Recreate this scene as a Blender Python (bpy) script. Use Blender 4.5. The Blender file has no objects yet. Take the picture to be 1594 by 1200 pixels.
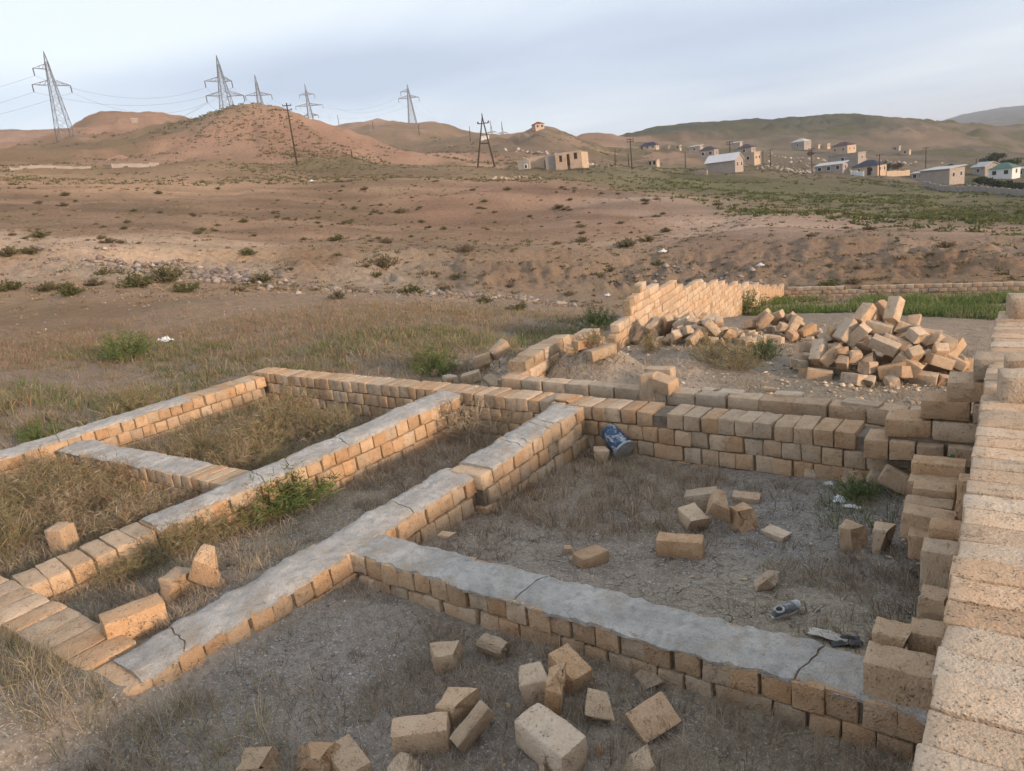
import bpy, bmesh, math, random
import numpy as np
from mathutils import Matrix, Vector, Euler

random.seed(7)
RNG = np.random.default_rng(7)
SC = bpy.context.scene
COL = SC.collection
CAMZ = 3.4
HAZE = 0.0002

# ------------------------------------------------------------------ camera
W, H, F = 1594.0, 1200.0, 1124.166
CX, CY = 797.0, 600.0
R = np.array([[0.82133844, -0.0505439, 0.56819757],
              [0.55837628, 0.27501076, -0.7826781],
              [-0.11670084, 0.96011166, 0.25409943]])
cam_data = bpy.data.cameras.new('camera')
cam = bpy.data.objects.new('camera', cam_data)
COL.objects.link(cam)
M4 = Matrix([list(R[0]) + [0], list(R[1]) + [0], list(R[2]) + [CAMZ], [0, 0, 0, 1]])
cam.matrix_world = M4
cam_data.sensor_width = 36.0
cam_data.lens = F / W * 36.0
cam_data.clip_start = 0.05
cam_data.clip_end = 20000
SC.camera = cam
SC.render.resolution_x, SC.render.resolution_y = 1024, 771

# ------------------------------------------------------------------ light
SUN_AZ = math.radians(97.0)      # clockwise from +Y towards +X
SUN_EL = math.radians(13.0)
SUN_STRENGTH = 3.2
SKY_STRENGTH = 0.125
EXPOSURE = 0.55
sd = bpy.data.lights.new('sun', 'SUN')
sd.energy = SUN_STRENGTH
sd.color = (1.0, 0.72, 0.50)
sd.angle = math.radians(5.0)
sun = bpy.data.objects.new('sun', sd)
COL.objects.link(sun)
sdir = Vector((math.sin(SUN_AZ) * math.cos(SUN_EL), math.cos(SUN_AZ) * math.cos(SUN_EL), math.sin(SUN_EL)))
sun.rotation_euler = sdir.to_track_quat('Z', 'Y').to_euler()
sun.location = (30, -5, 30)

wd = bpy.data.worlds.new('World')
SC.world = wd
wd.use_nodes = True
nt = wd.node_tree
nt.nodes.clear()
def N(tree, t, **kw):
    n = tree.nodes.new(t)
    for k, v in kw.items():
        setattr(n, k, v)
    return n
out = N(nt, 'ShaderNodeOutputWorld')
bg = N(nt, 'ShaderNodeBackground')
sky = N(nt, 'ShaderNodeTexSky', sky_type='NISHITA', sun_disc=False)
sky.sun_elevation = math.radians(16)
sky.sun_rotation = SUN_AZ
sky.air_density = 1.0
sky.dust_density = 1.5
sky.ozone_density = 1.5
# thin high cloud: pale veil plus blue-grey streaks, by direction in the sky
tc = N(nt, 'ShaderNodeTexCoord')
sep = N(nt, 'ShaderNodeSeparateXYZ')
nt.links.new(tc.outputs['Generated'], sep.inputs[0])
zc = N(nt, 'ShaderNodeMath', operation='MAXIMUM'); zc.inputs[1].default_value = 0.0
nt.links.new(sep.outputs[2], zc.inputs[0])
za = N(nt, 'ShaderNodeMath', operation='ADD'); za.inputs[1].default_value = 0.12
nt.links.new(zc.outputs[0], za.inputs[0])
dx = N(nt, 'ShaderNodeMath', operation='DIVIDE'); dy = N(nt, 'ShaderNodeMath', operation='DIVIDE')
nt.links.new(sep.outputs[0], dx.inputs[0]); nt.links.new(za.outputs[0], dx.inputs[1])
nt.links.new(sep.outputs[1], dy.inputs[0]); nt.links.new(za.outputs[0], dy.inputs[1])
cmb = N(nt, 'ShaderNodeCombineXYZ')
nt.links.new(dx.outputs[0], cmb.inputs[0]); nt.links.new(dy.outputs[0], cmb.inputs[1])
mp = N(nt, 'ShaderNodeMapping')
mp.inputs['Rotation'].default_value = (0, 0, math.radians(38))
mp.inputs['Scale'].default_value = (0.50, 0.80, 1)
mp.inputs['Location'].default_value = (2.1, 0.2, 0)
nt.links.new(cmb.outputs[0], mp.inputs[0])
nz = N(nt, 'ShaderNodeTexNoise')
nz.inputs['Scale'].default_value = 0.75; nz.inputs['Detail'].default_value = 6; nz.inputs['Roughness'].default_value = 0.5
nz.inputs['Distortion'].default_value = 0.35
nt.links.new(mp.outputs[0], nz.inputs['Vector'])
def sky_spot(px, py, wx, wy, amt):
    """a bank of cloud about a direction; wx, wy its half widths in radians"""
    d_ = R @ (np.array([px - CX, -(py - CY), -F]) / np.linalg.norm([px - CX, -(py - CY), -F]))
    az, el = math.atan2(d_[0], d_[1]), math.asin(d_[2])
    a2 = N(nt, 'ShaderNodeMath', operation='ARCTAN2'); nt.links.new(sep.outputs[0], a2.inputs[0]); nt.links.new(sep.outputs[1], a2.inputs[1])
    e2 = N(nt, 'ShaderNodeMath', operation='ARCSINE'); nt.links.new(sep.outputs[2], e2.inputs[0])
    def sq(v, c, w):
        a_ = N(nt, 'ShaderNodeMath', operation='SUBTRACT'); nt.links.new(v, a_.inputs[0]); a_.inputs[1].default_value = c
        b_ = N(nt, 'ShaderNodeMath', operation='DIVIDE'); nt.links.new(a_.outputs[0], b_.inputs[0]); b_.inputs[1].default_value = w
        c_ = N(nt, 'ShaderNodeMath', operation='MULTIPLY'); nt.links.new(b_.outputs[0], c_.inputs[0]); nt.links.new(b_.outputs[0], c_.inputs[1]); return c_.outputs[0]
    ad = N(nt, 'ShaderNodeMath', operation='ADD'); nt.links.new(sq(a2.outputs[0], az, wx), ad.inputs[0]); nt.links.new(sq(e2.outputs[0], el, wy), ad.inputs[1])
    ng = N(nt, 'ShaderNodeMath', operation='MULTIPLY'); nt.links.new(ad.outputs[0], ng.inputs[0]); ng.inputs[1].default_value = -1.0
    ex = N(nt, 'ShaderNodeMath', operation='EXPONENT'); nt.links.new(ng.outputs[0], ex.inputs[0])
    ml = N(nt, 'ShaderNodeMath', operation='MULTIPLY'); nt.links.new(ex.outputs[0], ml.inputs[0]); ml.inputs[1].default_value = amt
    return ml.outputs[0]
lowc = N(nt, 'ShaderNodeMapRange'); lowc.inputs[1].default_value = 0.0; lowc.inputs[2].default_value = 1.0; lowc.inputs[3].default_value = 0.17; lowc.inputs[4].default_value = 0.83
nt.links.new(nz.outputs[0], lowc.inputs[0])
tot = lowc.outputs[0]
for args in ((420, 135, 0.42, 0.050, 0.25), (1130, 150, 0.30, 0.06, 0.10), (1380, 10, 0.20, 0.03, 0.12), (560, 100, 0.16, 0.03, 0.08), (150, 30, 0.45, 0.10, -0.12), (1000, 60, 0.40, 0.06, 0.05)):
    ad = N(nt, 'ShaderNodeMath', operation='ADD'); nt.links.new(tot, ad.inputs[0]); nt.links.new(sky_spot(*args), ad.inputs[1]); tot = ad.outputs[0]
ramp = N(nt, 'ShaderNodeValToRGB')
ramp.color_ramp.elements[0].position = 0.42; ramp.color_ramp.elements[0].color = (0, 0, 0, 1)
ramp.color_ramp.elements[1].position = 0.72; ramp.color_ramp.elements[1].color = (1, 1, 1, 1)
nt.links.new(tot, ramp.inputs[0])
veil = N(nt, 'ShaderNodeMix', data_type='RGBA')      # nishita towards a pale veil of high cloud
veil.inputs['Factor'].default_value = 0.74
nt.links.new(sky.outputs[0], veil.inputs['A'])
veil.inputs['B'].default_value = (6.0, 6.25, 6.65, 1)
cl = N(nt, 'ShaderNodeMix', data_type='RGBA')
nt.links.new(ramp.outputs[0], cl.inputs['Factor'])
nt.links.new(veil.outputs['Result'], cl.inputs['A'])
cl.inputs['B'].default_value = (3.25, 3.85, 4.75, 1)
nt.links.new(cl.outputs['Result'], bg.inputs[0])
bg.inputs[1].default_value = SKY_STRENGTH
nt.links.new(bg.outputs[0], out.inputs[0])

SC.view_settings.view_transform = 'Standard'
SC.view_settings.look = 'None'
SC.view_settings.exposure = EXPOSURE
SC.view_settings.gamma = 1.0
SC.view_settings.use_curve_mapping = False
SC.cycles.max_bounces = 4
SC.cycles.diffuse_bounces = 2
SC.cycles.adaptive_threshold = 0.03
SC.cycles.use_denoising = True

# ------------------------------------------------------------------ geometry of the place
def ray(px, py):
    d = np.array([px - CX, -(py - CY), -F])
    d = R @ (d / np.linalg.norm(d))
    return d
def at_r(px, py, r):
    """world point that is seen at a photo position, r metres away along the ground"""
    d = ray(px, py); s = r / math.hypot(d[0], d[1])
    return np.array([d[0] * s, d[1] * s, CAMZ + d[2] * s])
def at_z(px, py, z):
    d = ray(px, py); s = (z - CAMZ) / d[2]
    return np.array([d[0] * s, d[1] * s, z])

def hash2(ix, iy, seed):
    n = (ix.astype(np.int64) * 374761393 + iy.astype(np.int64) * 668265263 + seed * 1442695041) & 0x7fffffff
    n = ((n ^ (n >> 13)) * 1274126177) & 0x7fffffff
    n = (n ^ (n >> 16)) & 0xffff
    return n / 65535.0
def vnoise(x, y, seed=0):
    x = np.asarray(x, float); y = np.asarray(y, float)
    ix = np.floor(x); iy = np.floor(y); fx = x - ix; fy = y - iy
    fx = fx * fx * fx * (fx * (fx * 6 - 15) + 10); fy = fy * fy * fy * (fy * (fy * 6 - 15) + 10)
    a = hash2(ix, iy, seed); b = hash2(ix + 1, iy, seed); c = hash2(ix, iy + 1, seed); d = hash2(ix + 1, iy + 1, seed)
    return (a * (1 - fx) + b * fx) * (1 - fy) + (c * (1 - fx) + d * fx) * fy - 0.5
def fbm(x, y, seed=0, oct=4, lac=2.03, gain=0.5):
    s = 0; a = 1.0
    for o in range(oct):
        s = s + a * vnoise(x, y, seed + o * 17); x = np.asarray(x) * lac + 3.7; y = np.asarray(y) * lac + 1.3; a *= gain
    return s
def sstep(a, b, v):
    t = np.clip((v - a) / (b - a), 0, 1); return t * t * (3 - 2 * t)

# control points of the relief: photo position of a piece of ground and its distance in metres
CP = []
def cp(col): CP.extend(col)
cp([(0,640,16),(0,560,24),(0,500,36),(0,445,50),(0,412,57),(0,395,60),(0,375,65),(0,330,90),(0,287,125),(0,272,160),(0,242,215),(0,229,250),(0,245,330),(0,204,560),(0,220,900)])
cp([(200,640,14.5),(200,560,21),(200,500,30),(200,450,42),(200,425,52),(200,406,57),(200,384,62),(200,330,92),(200,292,118),(200,272,150),(200,258,175),(200,230,215),(200,207,260),(200,190,310),(190,172,350),(200,195,450)])
cp([(385,560,18.5),(385,520,22.5),(385,470,33),(385,440,45),(385,419,54),(385,395,60),(385,340,90),(385,290,120),(385,270,150),(385,252,172),(385,215,197),(385,180,222),(385,163,240),(385,190,290),(385,215,380)])
cp([(290,186,262),(320,178,245),(450,173,232),(250,172,370),(310,190,380),(130,201,290),(60,210,560),(110,212,540),(60,217,270)])
cp([(550,540,18),(550,500,23),(550,470,30),(550,450,40),(550,438,49),(550,415,54),(550,395,60),(550,340,90),(550,290,122),(550,270,155),(550,248,185),(550,225,210),(550,203,235),(550,225,330)])
cp([(700,520,19),(700,490,24),(700,470,33),(700,455,44),(700,450,49),(700,428,53),(700,405,58),(700,340,92),(700,284,125),(700,264,165),(700,248,205),(700,232,280),(700,215,380),(668,190,470),(605,189,480),(637,196,480),(720,204,470),(760,216,480)])
cp([(850,520,20),(850,492,27),(850,476,36),(850,463,46),(850,440,50),(850,405,57),(850,350,85),(850,300,110),(850,280,128),(850,265,175),(850,240,250),(850,222,300),(843,197,350),(850,215,450),(800,214,430),(880,205,420),(905,205,520),(820,203,350)])
cp([(1000,457,50),(1000,430,53),(1000,400,60),(1000,350,82),(1000,312,103),(1000,291,150),(1000,270,200),(1000,250,280),(1000,232,370),(945,214,620),(975,208,640),(1010,199,660),(920,228,400),(930,250,280)])
cp([(1200,470,38),(1200,450,47),(1200,420,52),(1200,390,59),(1200,346,74),(1200,322,110),(1200,290,170),(1200,265,250),(1200,246,330),(1200,226,430),(1200,184,660),(1100,190,660)])
cp([(1400,490,25),(1400,462,41),(1400,442,47),(1400,415,51),(1400,372,62),(1400,340,100),(1400,300,170),(1400,277,240),(1400,257,320),(1400,237,420),(1400,182,640),(1320,177,650)])
cp([(1594,472,32),(1594,452,42),(1594,424,47),(1594,387,55),(1594,350,90),(1594,312,160),(1594,286,230),(1594,262,320),(1594,238,430),(1594,211,580),(1500,193,620)])
cp([(1750,452,42),(1750,424,47),(1750,387,55),(1750,350,90),(1750,300,200),(1750,262,320),(1750,230,580)])
cp([(-200,640,17),(-200,560,26),(-200,460,50),(-200,400,62),(-200,300,120),(-200,250,240),(-200,230,520)])
cp([(1200,505,18),(1300,500,19),(1450,500,21),(1075,505,19)])
pts = [at_r(*c) for c in CP]
XYZ = []
for gx in np.arange(-16, 6.1, 3.6):
    for gy in (-2.5, 0.8, 4.0, 7.2, 10.0):
        if gy > 9 and gx < -10: continue
        XYZ.append((gx, gy, 0.05 if gx > -13 else 0.3))
XYZ += [(-17, 9, 0.25), (-14.2, 10.5, 0.12), (-9, 12, 0.0), (-3, 12, -0.05), (1, 12, -0.2), (4, 12, -0.3), (-3, 15, -0.35), (6, 25, -2.4)]
for a in range(20, 285, 25):         # land all round, out of the picture
    az = math.radians(a)
    for r_, z_ in ((14, 0.2), (60, 1.0 if a > 60 else -4.0), (250, 4.0), (700, 16.0)):
        XYZ.append((math.sin(az) * r_, math.cos(az) * r_, z_))
for a in range(-90, 285, 15):
    az = math.radians(a)
    XYZ.append((math.sin(az) * 1500, math.cos(az) * 1500, 12.0))
    XYZ.append((math.sin(az) * 6000, math.cos(az) * 6000, 20.0))
pts += [np.array(p) for p in XYZ]
pts += [at_r(1594, 164, 2900), at_r(1500, 178, 2900), at_r(1462, 190, 2900), at_r(1700, 158, 2900), at_r(1430, 205, 2900)]
PT = np.array(pts)
def uv_of(x, y):
    r = np.hypot(x, y); th = np.arctan2(x, y)
    th = np.where(th > math.radians(140), th - 2 * math.pi, th)
    return th * 2.2, np.log(np.maximum(r, 0.8))
PU, PV = uv_of(PT[:, 0], PT[:, 1])
CC = 0.05
def kern(u, v, pu, pv):
    return np.sqrt((u[:, None] - pu[None]) ** 2 + (v[:, None] - pv[None]) ** 2 + CC * CC)
# seam behind the camera: repeat the points one turn on
seam = PU < (-math.pi * 2.2 + 6.0)
PU2 = np.concatenate([PU, PU + 2 * math.pi * 2.2, PU - 2 * math.pi * 2.2]); PV2 = np.tile(PV, 3); PZ2 = np.tile(PT[:, 2], 3)
keep = (PU2 > -9.5) & (PU2 < 8.5)
PU2, PV2, PZ2 = PU2[keep], PV2[keep], PZ2[keep]
A = kern(PU2, PV2, PU2, PV2) - np.eye(len(PU2)) * 1e-3
n = len(PU2)
B = np.zeros((n + 1, n + 1)); B[:n, :n] = A; B[:n, n] = 1; B[n, :n] = 1
WGT = np.linalg.solve(B, np.concatenate([PZ2, [0]]))
def base_height(x, y):
    u, v = uv_of(x, y)
    o = np.empty(len(u))
    for i in range(0, len(u), 20000):
        s = slice(i, i + 20000)
        o[s] = kern(u[s], v[s], PU2, PV2) @ WGT[:n] + WGT[n]
    return o
def ground(x, y):
    x = np.atleast_1d(np.asarray(x, float)); y = np.atleast_1d(np.asarray(y, float))
    r = np.hypot(x, y)
    z = base_height(x, y)
    # rooms of the foundation: level earth, a little higher against some walls
    inside = sstep(-12.6, -12.3, x) * (1 - sstep(8.2, 8.5, y)) * (1 - sstep(2, 3, x)) * sstep(-1, 0.5, y)
    rr_ = sstep(-5.05, -4.85, x)                       # right of the corridor
    zin = 0.05 + 0.24 * np.exp(-np.maximum(y - 4.2, 0) * 1.6) * sstep(4.0, 4.12, y) * rr_
    zin = zin + (1 - sstep(4.0, 4.12, y)) * rr_ * (0.02 + 0.13 * np.exp(-np.maximum(x + 4.9, 0) * 0.9))
    zin = zin + 0.20 * np.exp(-np.maximum(-5.45 - x, 0) * 1.1) * (1 - rr_) * (1 - sstep(4.5, 6, y))
    zin = zin + 0.12 * (1 - rr_) * (1 - sstep(3.0, 4.6, y)) 
    zin = zin + 0.16 * (1 - sstep(1.6, 2.0, y)) * (1 - sstep(-5.6, -4.6, x))
    zin = zin + 0.10 * sstep(6.6, 7.8, y) * sstep(-2.6, -0.4, x)
    zin = zin + 0.05 * fbm(x * 0.9, y * 0.9, 5)
    z = z * (1 - inside) + zin * inside
    # earth mound and the stony yard behind the back wall
    z = z + 0.80 * np.exp(-(((x + 5.9) / 0.95) ** 2 + ((y - 10.6) / 0.7) ** 2))
    z = z + 0.20 * np.exp(-(((x + 4.9) / 0.6) ** 2 + ((y - 12.0) / 0.5) ** 2))
    # relief
    z = z + 0.04 * fbm(x * 1.7, y * 1.7, 11) * sstep(4, 14, r) + 0.03 * fbm(x * 5, y * 5, 12, 3) * sstep(4, 9, r)
    z = z + 0.30 * fbm(x * 0.22, y * 0.22, 21) * sstep(14, 40, r)
    th = np.degrees(np.arctan2(x, y))
    bank = sstep(47, 50, r) * (1 - sstep(58, 66, r)) * ((th > -85) & (th < 12))
    tang = np.radians(th) * 55.0
    rough = np.abs(fbm(tang * 0.33, r * 0.22, 31, 5, gain=0.6))
    z = z + bank * (0.95 * rough + 0.30 * fbm(tang * 1.6, r * 1.0, 33, 4, gain=0.6) - 0.2)
    lip = 61.5 + 2.5 * fbm(tang * 0.12, tang * 0.0, 35, 3)            # cut bank along the far side of the gully
    z = z - 0.8 * sstep(lip - 6.5, lip - 4.0, r) * (1 - sstep(lip - 0.5, lip + 0.4, r)) * ((th > -85) & (th < 12)) * (0.5 + 0.5 * sstep(-0.2, 0.2, fbm(tang * 0.07, tang * 0, 36, 2)))
    z = z + 1.3 * fbm(x * 0.045, y * 0.045, 41, 5, gain=0.52) * sstep(58, 90, r)
    hill = sstep(170, 260, r)
    z = z - hill * 3.6 * (np.abs(fbm(x * 0.016, y * 0.016, 51, 4)) - 0.2) + hill * 1.9 * fbm(x * 0.055, y * 0.055, 52, 5, gain=0.58)
    for (kx, ky, k0, k1, amp) in PEAKS:                 # rills running down from the hilltops
        dx_ = x - kx; dy_ = y - ky; dd = np.hypot(dx_, dy_); an = np.arctan2(dx_, dy_)
        z = z - amp * np.abs(fbm(np.cos(an) * 2.6 + 5, np.sin(an) * 2.6 + dd * 0.008, 57, 4)) * 2.0 * sstep(k0, k0 * 3, dd) * (1 - sstep(k1 * 0.6, k1, dd)) * sstep(150, 180, r)
    return z
PEAKS = [(*at_r(385, 163, 240)[:2], 8, 95, 2.6), (*at_r(190, 172, 350)[:2], 10, 120, 3.0), (*at_r(843, 197, 350)[:2], 6, 90, 2.5), (*at_r(1320, 177, 650)[:2], 25, 330, 6.0)]
def gz(x, y): return float(ground(x, y)[0])
def hit(px, py, rmax=900, r0=1.5):
    """where the line of sight through a photo position meets the ground"""
    d = ray(px, py); k = 1 / math.hypot(d[0], d[1])
    rs = np.exp(np.linspace(math.log(r0), math.log(rmax), 900))
    xs, ys, zs = d[0] * k * rs, d[1] * k * rs, CAMZ + d[2] * k * rs
    g = ground(xs, ys)
    i = np.argmax(zs < g)
    if zs[i] >= g[i]: i = len(rs) - 1
    return np.array([xs[i], ys[i], g[i]])

# ------------------------------------------------------------------ mesh helpers
def link(o, parent=None):
    COL.objects.link(o)
    if parent is not None: o.parent = parent
    return o
def tag(o, label=None, cat=None, group=None, kind=None):
    if label: o['label'] = label
    if cat: o['category'] = cat
    if group: o['group'] = group
    if kind: o['kind'] = kind
    return o
def mesh_tris(name, V, T, mat=None, col=None, smooth=False):
    me = bpy.data.meshes.new(name)
    V = np.asarray(V, np.float32); T = np.asarray(T, np.int32)
    k = T.shape[1]
    me.vertices.add(len(V)); me.vertices.foreach_set('co', V.ravel())
    me.loops.add(T.size); me.loops.foreach_set('vertex_index', T.ravel())
    me.polygons.add(len(T)); me.polygons.foreach_set('loop_start', np.arange(0, T.size, k, dtype=np.int32))
    if col is not None:
        a = me.color_attributes.new('tint', 'FLOAT_COLOR', 'POINT')
        c4 = np.ones((len(V), 4), np.float32); c4[:, :3] = col
        a.data.foreach_set('color', c4.ravel())
    me.update(calc_edges=True)
    if smooth: me.polygons.foreach_set('use_smooth', np.ones(len(T), bool))
    if mat: me.materials.append(mat)
    return me
def obj(name, me, parent=None, loc=None, rot=None, scale=None):
    o = bpy.data.objects.new(name, me)
    if loc is not None: o.location = loc
    if rot is not None: o.rotation_euler = rot
    if scale is not None: o.scale = scale
    return link(o, parent)
def empty(name, loc, rz=0):
    o = bpy.data.objects.new(name, None); o.location = loc; o.rotation_euler = (0, 0, rz); o.empty_display_size = 0.2
    return link(o)

class MB:
    """collects boxes, bars and prisms into one mesh"""
    def __init__(s): s.v = []; s.f = []
    def add(s, vs, fs):
        b = len(s.v); s.v += [tuple(v) for v in vs]; s.f += [tuple(i + b for i in f) for f in fs]
    def box(s, c, d, rz=0):
        cx, cy, cz = c; hx, hy, hz = d[0] / 2, d[1] / 2, d[2] / 2; ca, sa = math.cos(rz), math.sin(rz)
        vs = []
        for z in (-hz, hz):
            for (x, y) in ((-hx, -hy), (hx, -hy), (hx, hy), (-hx, hy)):
                vs.append((cx + x * ca - y * sa, cy + x * sa + y * ca, cz + z))
        s.add(vs, [(3, 2, 1, 0), (4, 5, 6, 7), (0, 1, 5, 4), (1, 2, 6, 5), (2, 3, 7, 6), (3, 0, 4, 7)])
    def bar(s, a, b, w, w2=None):
        a = Vector(a); b = Vector(b); d = (b - a).normalized()
        u = d.cross(Vector((0, 0, 1)) if abs(d.z) < 0.9 else Vector((1, 0, 0))).normalized(); v = d.cross(u)
        w2 = w if w2 is None else w2
        vs = [a + (u * i + v * j) * w / 2 for i, j in ((-1, -1), (1, -1), (1, 1), (-1, 1))] + [b + (u * i + v * j) * w2 / 2 for i, j in ((-1, -1), (1, -1), (1, 1), (-1, 1))]
        s.add(vs, [(0, 1, 2, 3), (7, 6, 5, 4), (1, 0, 4, 5), (2, 1, 5, 6), (3, 2, 6, 7), (0, 3, 7, 4)])
    def tube(s, pts, rads, n=8, cap=True):
        b = len(s.v); k = len(pts)
        for i, p in enumerate(pts):
            p = Vector(p)
            d = (Vector(pts[min(i + 1, k - 1)]) - Vector(pts[max(i - 1, 0)])).normalized()
            u = d.cross(Vector((0, 0, 1)) if abs(d.z) < 0.9 else Vector((1, 0, 0))).normalized(); v = d.cross(u)
            for j in range(n):
                t = 2 * math.pi * j / n
                s.v.append(tuple(p + (u * math.cos(t) + v * math.sin(t)) * rads[i]))
        for i in range(k - 1):
            for j in range(n):
                s.f.append((b + i * n + j, b + i * n + (j + 1) % n, b + (i + 1) * n + (j + 1) % n, b + (i + 1) * n + j))
        if cap:
            s.f.append(tuple(b + j for j in range(n))[::-1]); s.f.append(tuple(b + (k - 1) * n + j for j in range(n)))
    def build(s, name, mat, parent=None, smooth=False):
        me = bpy.data.meshes.new(name); me.from_pydata(s.v, [], s.f); me.update()
        bm = bmesh.new(); bm.from_mesh(me); bmesh.ops.recalc_face_normals(bm, faces=bm.faces); bm.to_mesh(me); bm.free()
        if smooth:
            me.polygons.foreach_set('use_smooth', np.ones(len(me.polygons), bool)); me.set_sharp_from_angle(angle=math.radians(50))
        me.materials.append(mat)
        return obj(name, me, parent)

# ------------------------------------------------------------------ materials
def new_mat(name, rough=0.9):
    m = bpy.data.materials.new(name); m.use_nodes = True
    t = m.node_tree; b = t.nodes['Principled BSDF']
    b.inputs['Roughness'].default_value = rough
    b.inputs['Specular IOR Level'].default_value = 0.15
    return m, t, b
def mixc(t, fac, a, b, blend='MIX'):
    m = N(t, 'ShaderNodeMix', data_type='RGBA', blend_type=blend)
    if isinstance(fac, (int, float)): m.inputs['Factor'].default_value = fac
    else: t.links.new(fac, m.inputs['Factor'])
    for s, k in ((a, 'A'), (b, 'B')):
        if isinstance(s, tuple): m.inputs[k].default_value = (*s, 1) if len(s) == 3 else s
        else: t.links.new(s, m.inputs[k])
    return m.outputs['Result']
def noise(t, vec, scale, detail=4, rough=0.55, dist=0):
    n_ = N(t, 'ShaderNodeTexNoise'); n_.inputs['Scale'].default_value = scale; n_.inputs['Detail'].default_value = detail
    n_.inputs['Roughness'].default_value = rough; n_.inputs['Distortion'].default_value = dist
    if vec is not None: t.links.new(vec, n_.inputs['Vector'])
    return n_.outputs[0]
def remap(t, v, a, b, c=0.0, d=1.0):
    n_ = N(t, 'ShaderNodeMapRange'); n_.inputs[1].default_value = a; n_.inputs[2].default_value = b
    n_.inputs[3].default_value = c; n_.inputs[4].default_value = d
    t.links.new(v, n_.inputs[0]); return n_.outputs[0]
def math_n(t, op, a, b):
    n_ = N(t, 'ShaderNodeMath', operation=op)
    for i, s in enumerate((a, b)):
        if isinstance(s, (int, float)): n_.inputs[i].default_value = s
        else: t.links.new(s, n_.inputs[i])
    return n_.outputs[0]
def bump(t, b, hgt, strength, dist):
    n_ = N(t, 'ShaderNodeBump'); n_.inputs['Strength'].default_value = strength; n_.inputs['Distance'].default_value = dist
    t.links.new(hgt, n_.inputs['Height']); t.links.new(n_.outputs[0], b.inputs['Normal'])

def mat_limestone(name, light, mid, dark, fine=True):
    m, t, b = new_mat(name)
    tc = N(t, 'ShaderNodeTexCoord'); oi = N(t, 'ShaderNodeObjectInfo')
    off = N(t, 'ShaderNodeVectorMath', operation='ADD')
    sc = N(t, 'ShaderNodeVectorMath', operation='SCALE'); sc.inputs[0].default_value = (13.1, 7.7, 3.3)
    t.links.new(oi.outputs['Random'], sc.inputs['Scale'])
    t.links.new(tc.outputs['Object'], off.inputs[0]); t.links.new(sc.outputs[0], off.inputs[1])
    v = off.outputs[0]
    big = noise(t, v, 7, 2); fin = noise(t, v, 60, 3, 0.7); stain = noise(t, v, 15, 3, 0.6)
    c = mixc(t, remap(t, big, 0.3, 0.7), mid, light)
    c = mixc(t, remap(t, fin, 0.35, 0.75, 0, 0.45), c, dark)
    # block-to-block tone
    c2 = N(t, 'ShaderNodeHueSaturation')
    t.links.new(c, c2.inputs['Color'])
    t.links.new(remap(t, oi.outputs['Random'], 0, 1, 0.84, 1.14), c2.inputs['Value'])
    rnd2 = N(t, 'ShaderNodeMath', operation='FRACT'); mul = math_n(t, 'MULTIPLY', oi.outputs['Random'], 17.31)
    t.links.new(mul, rnd2.inputs[0])
    t.links.new(remap(t, rnd2.outputs[0], 0, 1, 0.80, 1.12), c2.inputs['Saturation'])
    t.links.new(remap(t, rnd2.outputs[0], 0, 1, 0.503, 0.492), c2.inputs['Hue'])
    c = c2.outputs[0]
    c = mixc(t, remap(t, stain, 0.54, 0.74, 0, 0.42), c, (0.22, 0.17, 0.12))
    # shell pits
    vo = N(t, 'ShaderNodeTexVoronoi'); vo.inputs['Scale'].default_value = 62 if fine else 40
    t.links.new(v, vo.inputs['Vector'])
    pit = remap(t, vo.outputs['Distance'], 0.10, 0.34, 1, 0)
    pitm = math_n(t, 'MULTIPLY', pit, remap(t, stain, 0.44, 0.6))
    c = mixc(t, math_n(t, 'MULTIPLY', pitm, remap(t, rnd2.outputs[0], 0, 1, 0.25, 0.6)), c, (0.13, 0.085, 0.048))
    t.links.new(c, b.inputs['Base Color'])
    # saw grooves
    wv = N(t, 'ShaderNodeTexWave', wave_type='BANDS', bands_direction='DIAGONAL'); wv.inputs['Scale'].default_value = 22; wv.inputs['Distortion'].default_value = 5
    wv.inputs['Detail'].default_value = 1
    t.links.new(v, wv.inputs['Vector'])
    h = math_n(t, 'ADD', math_n(t, 'MULTIPLY', fin, 0.8), math_n(t, 'MULTIPLY', wv.outputs['Fac'], 0.07))
    h = math_n(t, 'ADD', h, math_n(t, 'MULTIPLY', stain, 0.9))
    h = math_n(t, 'SUBTRACT', h, math_n(t, 'MULTIPLY', pitm, 0.9))
    bump(t, b, h, 1.0, 0.013)
    return m
M = {}
M['stone'] = mat_limestone('limestone', (0.58, 0.43, 0.28), (0.50, 0.34, 0.20), (0.33, 0.21, 0.115))
M['pale_stone'] = mat_limestone('pale_limestone', (0.64, 0.485, 0.33), (0.565, 0.405, 0.26), (0.38, 0.25, 0.145))
M['pink_stone'] = mat_limestone('weathered_limestone', (0.58, 0.45, 0.31), (0.50, 0.36, 0.23), (0.32, 0.21, 0.125))

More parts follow.
